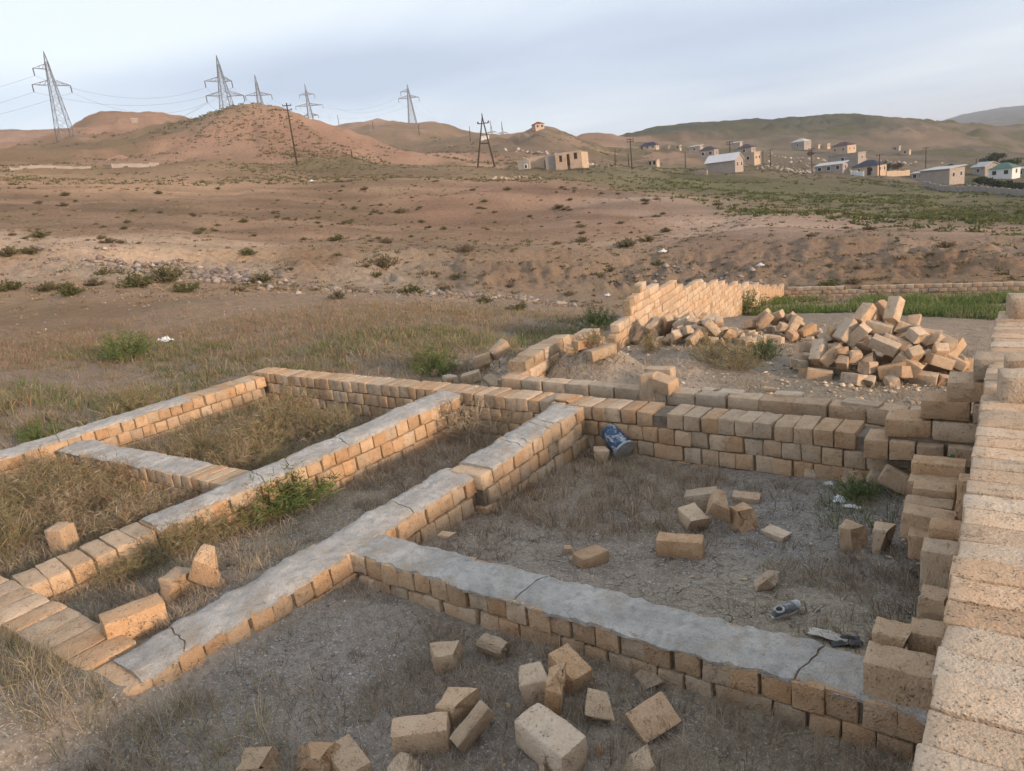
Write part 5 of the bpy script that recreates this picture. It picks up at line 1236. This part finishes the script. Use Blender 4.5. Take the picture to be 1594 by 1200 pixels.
for a, b_, c_, d_ in [(2.4, 3.2, 1.0, 2.4), (4.2, 5.0, 0.0, 2.5), (5.9, 6.8, 1.2, 2.6)]:
    mb = MB(); mb.box(((a + b_) / 2, -2.9, (c_ + d_) / 2), (b_ - a - 0.02, 0.12, d_ - c_)); mb.build('window_shadow_board', M['door'], e)  # brown board in each hole stands for the shaded inside
mb = MB(); mb.box((7.65, 0.0, 0.9), (0.3, 6.1, 3.6)); mb.box((1.75, 0.0, 0.9), (0.3, 6.0, 3.5)); mb.box((4.7, 3.05, 0.9), (5.6, 0.3, 3.5)); mb.build('end_wall', M['cream'], e)
pierced(-5.2, 1.55, -0.6, 3.0, [(-1.9, -1.1, 0.0, 2.0)], 'cream'); mb = MB(); mb.box((-1.5, -0.35, 1.0), (0.76, 0.1, 1.96)); mb.build('door_shadow_board', M['dark'], e)  # dark board stands for the shade inside the doorway
mb = MB(); mb.box((0.2, -1.6, 1.1), (2.6, 1.9, 3.7)); mb.build('annex_wall', M['grey_block'], e)  # greyer blockwork: the shade on this piece is put into its colour
mb = MB(); mb.box((-6.6, -1.0, 0.9), (2.8, 2.4, 3.4)); mb.build('shed_wall', M['grey_block'], e); mb = MB(); mb.box((-6.0, -2.24, 1.1), (0.9, 0.08, 1.1)); fr = mb.build('window', M['frame'], e); mb = MB(); mb.box((-6.0, -2.29, 1.1), (0.5, 0.06, 0.8)); mb.build('pane', M['dark'], fr)
# yard walls of the hamlet
def fence(px0, py0, r0, px1, py1, r1, hgt, label, mat, k=8, name='yard_fence'):
    a = at_r(px0, py0, r0); b_ = at_r(px1, py1, r1); L = math.hypot(b_[0] - a[0], b_[1] - a[1])
    e = empty(name, (a[0], a[1], 0), math.atan2(b_[1] - a[1], b_[0] - a[0])); tag(e, label, 'fence', 'yard fences', 'thing')
    for i_ in range(k):
        f_ = (i_ + 0.5) / k; g = gz(a[0] + (b_[0] - a[0]) * f_, a[1] + (b_[1] - a[1]) * f_)
        mb = MB(); mb.box((L * f_, 0, g + hgt / 2 - 0.5), (L / k * 0.95, 0.22, hgt + 1.0)); mb.build('panel', M[mat], e)
        mb = MB(); mb.box((L * (i_ / k), 0, g + hgt / 2 - 0.4), (0.35, 0.34, hgt + 1.1)); mb.build('post', M[mat], e)
fence(1440, 286, 205, 1620, 306, 165, 1.3, 'long grey panel fence running right below the boxy house', 'grey_block', 18)
fence(1380, 268, 252, 1416, 266, 262, 1.7, 'orange lit yard wall right of the navy roofed house', 'cream', 5)
fence(1082, 264, 215, 1101, 265, 210, 1.3, 'short orange lit wall left of the metal roofed house', 'cream', 3)
fence(20, 276, 165, 145, 273, 168, 0.45, 'low cream wall left of two at the foot of the left hill', 'grey_block', 8)
fence(178, 273, 168, 250, 268, 172, 0.75, 'low cream wall right of two at the foot of the left hill', 'grey_block', 5)
fence(1325, 270, 246, 1345, 272, 244, 1.4, 'short pale gate wall before the navy roofed house', 'frame', 2)

def pole(px_b, py_b, px_t, py_t, hgt, label, arms=1, r_=None, w_=0.26, mat='pole'):
    """wooden line pole; its height in metres fixes how far away it stands"""
    ln = math.hypot(px_t - px_b, py_t - py_b)
    if r_ is None:
        a = hit(px_b, py_b, 1500, 60); r_ = math.hypot(a[0], a[1])
    a = at_r(px_b, py_b, r_); b_ = at_r(px_t, py_t, r_)
    g = gz(a[0], a[1]); lean = Vector((b_[0] - a[0], b_[1] - a[1], 0)) * 0.4
    top = Vector((lean.x, lean.y, b_[2] - g)); th_ = math.atan2(a[0], a[1])
    e = empty('utility_pole', (a[0], a[1], g)); tag(e, label, 'utility pole', 'wooden line poles')
    mb = MB(); mb.tube([(0, 0, -0.5), top * 0.5, top], [w_ * 0.62, w_ * 0.52, w_ * 0.42], 7); mb.build('shaft', M[mat], e, True)
    sx = Vector((math.cos(-th_), math.sin(-th_), 0))
    for k in range(arms):
        c_ = top * (1 - 0.07 * (k + 0.6)); mb = MB(); mb.bar(c_ - sx * 0.9, c_ + sx * 0.9, 0.16); arm = mb.build('crossarm', M[mat], e)
        for q_ in (-0.8, 0.8): mb = MB(); mb.tube([c_ + sx * q_ + Vector((0, 0, 0.05)), c_ + sx * q_ + Vector((0, 0, 0.34))], [0.10, 0.07], 6); mb.build('insulator', M['insulator'], arm)
    return a, top, g
pole(463, 258, 447, 160, 9.5, 'tall dark pole in front of the pink hill', 2, w_=0.3)
pole(984, 264, 981, 215, 9.5, 'dark pole right of the roofless house', 2)
pole(1137, 266, 1136.5, 219, 9.5, 'pole in front of the bright metal gable roof', 2); pole(1264, 270, 1263, 230, 9.0, 'pole left of the long low house', 2)
pole(1369, 275, 1369, 240, 8.0, 'pole at the right end of the navy roofed house', 1); pole(1441, 262, 1441, 229, 8.5, 'pole above the boxy grey house', 1)
pole(1519, 272, 1519, 247, 7.0, 'pole at the gabled house near the right edge', 0); pole(1583, 274, 1583, 245, 7.5, 'pole beside the green roofed house', 1)
pole(1067, 262, 1067.5, 236, 7.5, 'pole left of the hamlet', 0); pole(1188, 258, 1188, 233, 7.5, 'pole right of the unfinished cream house', 0); pole(1199.5, 259, 1199.5, 232, 7.5, 'second pole right of the unfinished cream house', 1)
pole(957.5, 257, 960, 231, 7.0, 'leaning pole left of the dark pole on the pink slope', 0); pole(979, 259, 977.5, 240, 6.0, 'short pole beside the dark pole', 0)
pole(732, 220, 733, 196, 9.0, 'far pole left of the frame shaped pole', 0); pole(653, 213, 653, 194, 9.0, 'far pole on the saddle between the hills', 0)
pole(548, 246, 547, 232, 3.2, 'short post on the flank of the pink hill', 0, 190); pole(512, 190, 514, 176, 8.0, 'far pole on the skyline right of the pink hill', 0); pole(581, 201, 581, 189, 8.0, 'far pole left of the twin peaks', 0)
# frame shaped pole
aA = at_r(743, 256, 152); bA = at_r(769.5, 255, 152); tA = at_r(750.6, 182, 152)
g = min(gz(*aA[:2]), gz(*bA[:2]))
e = empty('frame_pole', (aA[0], aA[1], g)); tag(e, 'dark frame shaped pole with two spread legs left of the roofless house', 'utility pole', 'wooden line poles')
o3 = Vector((aA[0], aA[1], g)); A_ = Vector(aA) - o3; B_ = Vector(bA) - o3; T_ = Vector(tA) - o3; A_.z -= 0.6; B_.z -= 0.6
for q_ in (A_, B_): mb = MB(); mb.tube([q_, q_.lerp(T_, 0.5), T_ + (q_ - T_) * 0.02], [0.18, 0.15, 0.12], 7); mb.build('leg', M['pole'], e, True)
mb = MB(); mb.bar(A_.lerp(T_, 0.48), B_.lerp(T_, 0.48), 0.24); mb.build('brace', M['pole'], e)
sx = (B_ - A_).normalized(); sx.z = 0
c_ = T_ - Vector((0, 0, 1.2)); mb = MB(); mb.bar(c_ - sx * 1.0, c_ + sx * 1.1, 0.16); arm = mb.build('crossarm', M['pole'], e)
for q_ in (-1.0, 1.1): mb = MB(); mb.tube([c_ + sx * q_, c_ + sx * q_ + Vector((0, 0, 0.4))], [0.22, 0.14], 7); mb.build('insulator', M['insulator'], arm)
mb = MB(); mb.tube([T_ - Vector((0, 0, 0.2)), T_ + Vector((0, 0, 0.7))], [0.14, 0.08], 6); mb.build('cap_insulator', M['insulator'], e)

PYL = {}
def pylon(name, px_b, py_b, px_t, py_t, r_, bw, arms, label, lw=0.2, bw2=0.09, yaw=0, levels=9, leanfix=0.3):
    """lattice tower: four tapering legs, crossed bracing, tapering arms with hanging insulators; arms = (height share, left m, right m)"""
    a = at_r(px_b, py_b, r_); t_ = at_r(px_t, py_t, r_); g = gz(a[0], a[1]); hgt = t_[2] - g
    th_ = math.atan2(a[0], a[1])
    e = empty('power_pylon', (a[0], a[1], g), -th_ + math.radians(yaw)); tag(e, label, 'pylon', 'lattice power pylons')
    mb = MB(); zt = hgt * 0.88
    def wd_(z): 
        f_ = z / zt
        return bw / 2 * (1 - f_) ** 1.1 + 0.40
    zs_ = [zt * (1 - (1 - i_ / levels) ** 1.25) for i_ in range(levels + 1)]
    cor = ((-1, -1), (1, -1), (1, 1), (-1, 1))
    for sx_, sy_ in cor:
        for z0, z1 in zip(zs_[:-1], zs_[1:]):
            q0 = -1.5 if z0 == 0 else z0
            mb.bar((sx_ * wd_(z0), sy_ * wd_(z0), q0), (sx_ * wd_(z1), sy_ * wd_(z1), z1), lw)
    lg = mb.build('leg_frame', M['pylon'], e)
    mb = MB()
    for z0, z1 in zip(zs_[:-1], zs_[1:]):
        for i_ in range(4):
            c0, c1 = cor[i_], cor[(i_ + 1) % 4]; w0, w1 = wd_(z0), wd_(z1)
            mb.bar((c0[0] * w0, c0[1] * w0, z0), (c1[0] * w1, c1[1] * w1, z1), bw2); mb.bar((c1[0] * w0, c1[1] * w0, z0), (c0[0] * w1, c0[1] * w1, z1), bw2)
            mb.bar((c0[0] * w1, c0[1] * w1, z1), (c1[0] * w1, c1[1] * w1, z1), bw2)
    mb.build('bracing', M['pylon'], e)
    mb = MB()
    for c0 in cor: mb.bar((c0[0] * wd_(zt), c0[1] * wd_(zt), zt), (0, 0, hgt), lw * 0.8)
    mb.build('peak', M['pylon'], e)
    tips = []
    for fz, la, ra in arms:
        z = hgt * fz; w0 = wd_(min(z, zt))
        for s_, ln in ((-1, la), (1, ra)):
            if ln <= 0: continue
            mb = MB(); tip = (s_ * ln, 0, z + 0.15)
            for sy_ in (-1, 1):
                mb.bar((s_ * w0, sy_ * w0, z), tip, lw * 0.8); mb.bar((s_ * w0, sy_ * w0, z + 1.5), tip, lw * 0.65)
                for q_ in (0.3, 0.6): mb.bar((s_ * (w0 + (ln - w0) * q_), sy_ * w0 * (1 - q_), z + 0.15 * q_), (s_ * (w0 + (ln - w0) * (q_ - 0.22)), sy_ * w0 * (1 - q_), z + 1.5 - 1.2 * (q_ - 0.22)), bw2)
            am = mb.build('crossarm', M['pylon'], e)
            mb = MB(); mb.tube([(tip[0], 0, tip[2]), (tip[0], 0, tip[2] - 2.2)], [0.16, 0.16], 6); mb.build('insulator', M['insulator'], am)
            tips.append(e.matrix_basis @ Vector((tip[0], 0, tip[2] - 2.2)))
    PYL[name] = tips
pylon('a', 100, 204, 76, 79, 280, 3.8, ((0.80, 4.2, 0), (0.62, 5.6, 5.2)), 'leaning lattice pylon at the far left, largest on the skyline', 0.16, 0.07, 18)
pylon('b', 358, 190, 348, 85, 296, 5.2, ((0.66, 6.0, 3.6), (0.47, 6.6, 7.0)), 'lattice pylon behind the pink hill, left of two', 0.19, 0.08, 20)
pylon('c', 411, 192, 402, 115, 400, 5.0, ((0.70, 6.4, 6.4), (0.50, 8.0, 8.4), (0.30, 4, 5.0)), 'lattice pylon behind the pink hill top, right of two', 0.22, 0.10, 16)
pylon('d', 484, 186, 477, 130, 560, 4.6, ((0.80, 5.0, 5.4), (0.60, 9.0, 10.0), (0.42, 5.0, 5.6)), 'lattice pylon with three pairs of arms right of the pink hill', 0.30, 0.14, 10)
pylon('e', 643, 196, 635, 131, 470, 4.0, ((0.82, 4.6, 0), (0.66, 6.5, 6.0)), 'lattice pylon standing between the small twin peaks', 0.28, 0.13, 10)
pylon('f', 528, 196, 526, 179, 1150, 6.0, ((0.75, 8, 8), (0.45, 8, 8)), 'tiny far pylon on the skyline right of the pink hill', 0.7, 0.35, 0, 5)
pylon('g', 766, 212, 766.5, 187, 900, 6.0, ((0.75, 6, 6), (0.5, 9, 9)), 'far pylon left of two behind the frame shaped pole', 0.6, 0.3, 0, 6)
pylon('h', 783, 212, 782.5, 188, 920, 6.0, ((0.75, 6, 6), (0.5, 9, 9)), 'far pylon right of two behind the frame shaped pole', 0.6, 0.3, 0, 6)
def wire(a, b_, sag, label, r_=0.028):
    pts_ = []
    for i_ in range(25):
        f_ = i_ / 24; p = Vector(a).lerp(Vector(b_), f_); p.z -= sag * 4 * f_ * (1 - f_); pts_.append(p)
    mb = MB(); mb.tube(pts_, [r_] * 25, 5); o = mb.build('power_cable', M['wire'], None); tag(o, label, 'cable', 'power cables')
def off_left(tp, k): return (tp.x - 190 + k * 12, tp.y - 60 + k * 8, tp.z + 6 + k)
for k, tp in enumerate(PYL['a']): wire(tp, off_left(tp, k), 5, 'thin power cable running left from the leaning pylon')
for k in range(3): wire(PYL['a'][k], PYL['b'][k], 5, 'thin power cable between the leaning pylon and the next')
for k in range(4): wire(PYL['b'][k], PYL['c'][k], 4, 'thin power cable between the two pylons behind the pink hill')
for k in range(4): wire(PYL['c'][k], PYL['d'][k], 6, 'thin power cable crossing above the pink hill')
for k in range(3): wire(PYL['d'][k], PYL['e'][k], 8, 'thin power cable hanging over the saddle')
for k in range(3): wire(PYL['e'][k], PYL['g'][k], 10, 'thin power cable going to the far pylons')
for k in range(3): wire(at_r(-60, 262 - k * 17, 250 + 10 * k), PYL['b'][k + 1], 6, 'thin power cable entering from the left edge')

# trees of the hamlet
def tree(px, py, r_, w_, hgt, label, cols, seed, flat=0.85):
    p = at_r(px, py, r_); z = gz(p[0], p[1]); rg = np.random.default_rng(seed)
    e = empty('tree', (p[0], p[1], z)); tag(e, label, 'tree', 'hamlet trees')
    mb = MB(); mb.tube([(0, 0, -0.3), (0.05, 0.02, hgt * 0.3), (0.1, 0, hgt * 0.6)], [0.16, 0.12, 0.06], 6)
    for k in range(5):
        a = rg.uniform(0, 6.28); mb.tube([(0.03, 0, hgt * 0.25), (math.cos(a) * w_ * 0.3, math.sin(a) * w_ * 0.3, hgt * 0.62)], [0.08, 0.03], 5)
    mb.build('trunk', M['pole'], e)
    n_ = 700; cl_n = 11; cc = rg.normal(0, 1, (cl_n, 3)); cc /= np.linalg.norm(cc, axis=1)[:, None]; cc *= rg.uniform(0.35, 0.8, (cl_n, 1))
    k = rg.integers(0, cl_n, n_); q = cc[k] + rg.normal(0, 0.22, (n_, 3))
    base = q * np.array([w_ / 2, w_ / 2, hgt * 0.36]) + np.array([0, 0, hgt * 0.62])
    V, T, C = blades(base, rg.normal(0, 1, (n_, 3)), rg.uniform(0.3, 0.7, n_), np.full(n_, 0.3), pick(cols, n_, 0.2, rg), 0.2, rg)
    obj('crown', mesh_tris('crown', V, T, M['blade'], C), e)
DG = [(.05, .065, .03), (.07, .08, .035), (.04, .05, .025)]
tree(1378, 257, 275, 4.2, 3.6, 'round dark tree behind the navy roofed house', DG, 1); tree(1539, 256, 300, 6.0, 4.4, 'dark tree behind the gabled house near the right edge', DG, 2); tree(1552, 254, 305, 4.5, 4.6, 'taller dark tree above the green roof', DG, 3)
tree(1574, 257, 300, 6.5, 3.2, 'low green tree right of the green roof', [(.07, .10, .04), (.06, .08, .03)], 4); tree(1263, 232, 365, 3.4, 2.2, 'brown bush tree beside the pale hip roofed house', [(.15, .10, .06), (.12, .09, .05)], 5); tree(1398, 262, 290, 4.0, 1.8, 'brown bush right of the round dark tree', [(.12, .09, .05), (.10, .08, .045)], 6)
for i_, (px, py) in enumerate(((1528, 282), (1541, 283), (1553, 284), (1566, 286), (1578, 287), (1590, 289))):
    tree(px, py, 215 - i_ * 3, 3.2, 2.0, 'dark hedge bush in the row behind the grey panel fence', DG, 10 + i_)
tree(1476, 262, 300, 3.0, 1.6, 'lone dark bush on the slope above the boxy house', DG, 30)

# tipped rubble on the slopes
def far_rocks(px0, py0, px1, py1, r_, n_, smin, smax, cols, wy):
    a = at_r(px0, py0, r_); b_ = at_r(px1, py1, r_); f_ = RNG.random(n_)
    x = a[0] + (b_[0] - a[0]) * f_ + RNG.normal(0, wy, n_); y = a[1] + (b_[1] - a[1]) * f_ + RNG.normal(0, wy, n_)
    return rocks(x, y, smin + (smax - smin) * RNG.random(n_) ** 2, cols, 0.7, 0.4)
RB = [(.45, .36, .30), (.34, .27, .24), (.55, .47, .42), (.25, .2, .18)]
V, T, C = join([far_rocks(845, 236, 905, 234, 215, 330, 0.25, 0.9, RB, 3.5), far_rocks(795, 226, 850, 222, 260, 120, 0.2, 0.9, RB, 4), far_rocks(775, 276, 800, 274, 135, 130, 0.12, 0.4, [(.36, .28, .2), (.45, .36, .27)], 1.5), far_rocks(1180, 262, 1280, 258, 285, 260, 0.2, 0.7, RB, 7), far_rocks(1200, 245, 1300, 248, 330, 160, 0.2, 0.9, RB, 9), far_rocks(1395, 250, 1420, 248, 330, 60, 0.2, 0.8, RB, 5)])
tag(obj('far_rubble', mesh_tris('far_rubble', V, T, M['pebble'], C)), 'tipped rubble scattered behind the roofless house and among the hamlet', 'rubble', kind='stuff')
#@@SMALL
# ------------------------------------------------------------------ small things
def barrel():
    p = hit(962, 706); e = empty('paint_bucket', (p[0] + 0.02, p[1] - 0.10, p[2])); e.scale = (1.12, 1.12, 1.12); tag(e, 'blue and white smeared bucket lying tilted against the back wall', 'bucket')
    m, t, b = new_mat('blue_smeared_plastic', 0.45); b.inputs['Specular IOR Level'].default_value = 0.4
    tc = N(t, 'ShaderNodeTexCoord'); c = mixc(t, remap(t, noise(t, tc.outputs['Object'], 9, 4, 0.6, 1.0), 0.50, 0.56), (0.03, 0.075, 0.15), (0.36, 0.39, 0.42)); c = mixc(t, remap(t, noise(t, tc.outputs['Object'], 14, 4, 0.6), 0.55, 0.62, 0, 0.85), c, (0.02, 0.035, 0.07)); t.links.new(c, b.inputs['Base Color'])
    lid_m = mat_simple('grey_plastic_lid', (.36, .38, .38), 0.25, 12, 0.5, 0.2, 0.004, 0.3)
    ax = Vector((0.62, -0.30, -0.40)).normalized(); a = Vector((-0.13, 0.10, 0.262)); L = 0.32
    mb = MB(); mb.tube([a, a + ax * 0.02, a + ax * L * 0.8, a + ax * L * 0.8, a + ax * L * 0.88, a + ax * L * 0.88, a + ax * L], [0.10, 0.108, 0.122, 0.130, 0.130, 0.124, 0.126], 24); mb.build('shell', m, e, True)
    q = a + ax * L; mb = MB(); mb.tube([q - ax * 0.012, q + ax * 0.012, q + ax * 0.014, q + ax * 0.004, q + ax * 0.004], [0.133, 0.133, 0.118, 0.112, 0.0005], 24); mb.build('lid', lid_m, e, True)
    u = ax.cross(Vector((0, 0, 1))).normalized(); v_ = ax.cross(u); c0 = a + ax * L * 0.8
    mb = MB(); mb.tube([c0 + u * 0.135 * math.cos(t_) + (v_ * 0.6 + ax * 0.6) * 0.14 * math.sin(t_) for t_ in np.linspace(0, math.pi, 13)], [0.0025] * 13, 6); mb.build('handle', M['wire'], e)
barrel()
def shoe():
    p = hit(1222, 958); e = empty('shoe', (p[0], p[1], p[2]), math.radians(38)); tag(e, 'worn grey and white sneaker lying on the cracked clay', 'shoe')
    um = mat_simple('grey_knit', (.20, .21, .22), 0.3, 40, 0.9, 0.4, 0.003); sm = mat_simple('white_rubber', (.62, .61, .57), 0.12, 25, 0.7, 0.3, 0.003); tm = mat_simple('pale_knit', (.42, .43, .43), 0.2, 40, 0.9, 0.3, 0.003); dk = M['dark']
    # outline of a sole along x (toe at +x)
    xs = np.linspace(-0.14, 0.14, 25); wl = 0.036 + 0.012 * np.sin((xs + 0.02) * 18) ; wl = wl * np.sqrt(np.clip(1 - (np.abs(xs) / 0.1425) ** 5, 0.02, 1))
    def loft(rings, mat, nm, closed=True):
        V = [v_ for r_ in rings for v_ in r_]; k = len(rings[0]); Fc = []
        for i_ in range(len(rings) - 1):
            for j_ in range(k):
                Fc.append((i_ * k + j_, i_ * k + (j_ + 1) % k, (i_ + 1) * k + (j_ + 1) % k, (i_ + 1) * k + j_))
        if closed: Fc.append(tuple(range(k))[::-1]); Fc.append(tuple((len(rings) - 1) * k + j_ for j_ in range(k)))
        mb = MB(); mb.add(V, Fc); return mb.build(nm, mat, e, True)
    rings = []
    for x_, w_ in zip(xs, wl):
        h_ = 0.034 - 0.008 * (x_ > -0.02) + 0.012 * max(0, x_ - 0.09) / 0.05
        lo = 0.012 * max(0, (x_ - 0.08) / 0.06) ** 2
        rings.append([(x_, -w_, lo), (x_, w_, lo), (x_, w_ * 1.04, lo + h_ * 0.5), (x_, w_ * 0.98, lo + h_), (x_, -w_ * 0.98, lo + h_), (x_, -w_ * 1.04, lo + h_ * 0.5)])
    loft(rings, sm, 'sole')
    rings = []
    for x_, w_ in zip(xs[1:-1], wl[1:-1]):
        top = 0.095 - 0.0 * x_ if x_ < -0.03 else 0.095 - (x_ + 0.03) * 0.34
        top = top * (1 - 0.25 * max(0, (x_ - 0.10) / 0.04)) - (0.028 if -0.11 < x_ < -0.03 else 0) 
        rings.append([(x_, w_ * 0.95 * math.cos(t_) , 0.026 + max(0.01, top - 0.026) * math.sin(t_) ** (0.8 if math.sin(t_) > 0 else 1)) for t_ in np.linspace(0, math.pi, 11)])
    loft(rings, um, 'upper')
    mb = MB(); mb.tube([(-0.074, 0, 0.062), (-0.072, 0, 0.079)], [0.024, 0.027], 14); o = mb.build('opening', dk, e);  # solid dark plug stands for the shaded hollow of the shoe
    mb = MB(); mb.tube([(-0.072 + 0.036 * math.cos(t_), 0.028 * math.sin(t_), 0.077) for t_ in np.linspace(0, 2 * math.pi, 19)], [0.009] * 19, 6, False); mb.build('collar', tm, e, True)
    mb = MB()
    for k in range(4): mb.tube([(-0.015 + k * 0.017, -0.026, 0.074 - k * 0.005), (-0.012 + k * 0.017, 0, 0.092 - k * 0.006), (-0.015 + k * 0.017, 0.026, 0.074 - k * 0.005)], [0.003] * 3, 5)
    mb.build('laces', sm, e)
    rings = []
    for x_ in np.linspace(0.085, 0.139, 7):
        w_ = np.interp(x_, xs, wl) * 1.0; rings.append([(x_, w_ * math.cos(t_), 0.028 + (0.030 - (x_ - 0.085) * 0.25) * math.sin(t_)) for t_ in np.linspace(0, math.pi, 9)])
    loft(rings, tm, 'toe_cap')
    e.rotation_euler = (math.radians(14), math.radians(-4), math.radians(62))
    e.location.z += 0.012
shoe()
def scrap(px, py, w_, d_, hgt, col, label, seed, rough=0.5, lift=0.0, rz=0.0, name='plastic_scrap'):
    """crumpled sheet of plastic or paper"""
    p = hit(px, py); k = 16; u = np.linspace(-0.5, 0.5, k); U, Vv = np.meshgrid(u, u)
    rr = np.hypot(U, Vv) * (1 + 0.5 * fbm(U * 3 + seed, Vv * 3, seed, 2)); 
    Z = hgt * (0.55 + 1.3 * fbm(U * 4 + seed, Vv * 4, seed, 3)) * np.clip(1.25 - 2 * rr, 0.05, 1)
    P_ = np.stack([U * w_ * (1 + 0.25 * fbm(Vv * 5, U * 2, seed + 1, 2)), Vv * d_ * (1 + 0.25 * fbm(U * 5, Vv * 2, seed + 2, 2)), Z + 0.004], -1).reshape(-1, 3)
    i_, j_ = np.meshgrid(np.arange(k - 1), np.arange(k - 1)); i_ = i_.ravel(); j_ = j_.ravel()
    Fq = np.stack([j_ * k + i_, j_ * k + i_ + 1, (j_ + 1) * k + i_ + 1, (j_ + 1) * k + i_], 1)
    mt = mat_simple('scrap_' + str(seed), col, 0.15, 20, rough, 0.2, 0.004, 0.4)
    o = obj(name, mesh_tris(name, P_, Fq, mt, smooth=True), None, (p[0], p[1], p[2] + lift), (0, 0, rz)); sm_ = o.modifiers.new('thickness', 'SOLIDIFY'); sm_.thickness = 0.002
    return tag(o, label, 'litter', 'scraps of litter')
scrap(1316, 1004, .20, .11, .05, (.06, .06, .065), 'dark crumpled plastic sheet behind the concrete strip', 3, lift=0.02, rz=0.5)
scrap(1290, 998, .26, .09, .03, (.50, .47, .40), 'pale plastic strip behind the concrete strip', 4, lift=0.03, rz=-0.1)
scrap(1307, 783, .13, .10, .07, (.72, .74, .75), 'white crumpled paper near the ragged stack', 5)
scrap(1326, 791, .16, .07, .03, (.66, .66, .64), 'flat white scrap right of the crumpled paper', 6)
scrap(1290, 756, .10, .07, .04, (.6, .6, .58), 'small white scrap left of the grey lump', 7)
scrap(1372, 766, .08, .05, .04, (.10, .32, .09), 'green plastic scrap beside the slanting slab', 8)
scrap(1488, 812, .10, .06, .05, (.75, .16, .05), 'orange red plastic scrap between the stack and the right wall', 9, lift=0.55)
scrap(1478, 782, .12, .06, .05, (.03, .13, .06), 'dark green bottle shard in the ragged stack', 10, lift=0.42)
scrap(485, 284, 1.8, 1.2, .3, (.7, .7, .68), 'white litter on the plateau edge', 11); scrap(258, 532, .5, .3, .2, (.75, .75, .74), 'white litter in the left field', 12)
scrap(1092, 441, .5, .4, .3, (.75, .75, .73), 'white sack on the bank behind the stepped wall', 13); scrap(1183, 415, .6, .4, .2, (.6, .58, .55), 'pale litter on the bank above the stepped wall', 14)
scrap(945, 560 - 98, .5, .4, .2, (.7, .7, .7), 'white litter in the gully', 15); scrap(1032, 400, .7, .4, .3, (.72, .72, .7), 'small white litter above the gully', 16)

# ------------------------------------------------------------------ the air between here and the hills
hz_m = bpy.data.materials.new('air'); hz_m.use_nodes = True; t = hz_m.node_tree; t.nodes.clear()
o_ = N(t, 'ShaderNodeOutputMaterial'); pv = N(t, 'ShaderNodeVolumePrincipled')
pv.inputs['Color'].default_value = (0.80, 0.86, 0.95, 1); pv.inputs['Density'].default_value = HAZE; pv.inputs['Anisotropy'].default_value = 0.0
t.links.new(pv.outputs[0], o_.inputs['Volume'])
zlo = float(gv[:, 2].min()) - 1.0; zhi = float(gv[:, 2].max()) + 45.0
mb = MB(); mb.box((0, 0, (zlo + zhi) / 2), (13400, 13400, zhi - zlo)); hz_o = mb.build('haze', hz_m, None); tag(hz_o, 'thin evening haze over the land', 'haze', kind='stuff')
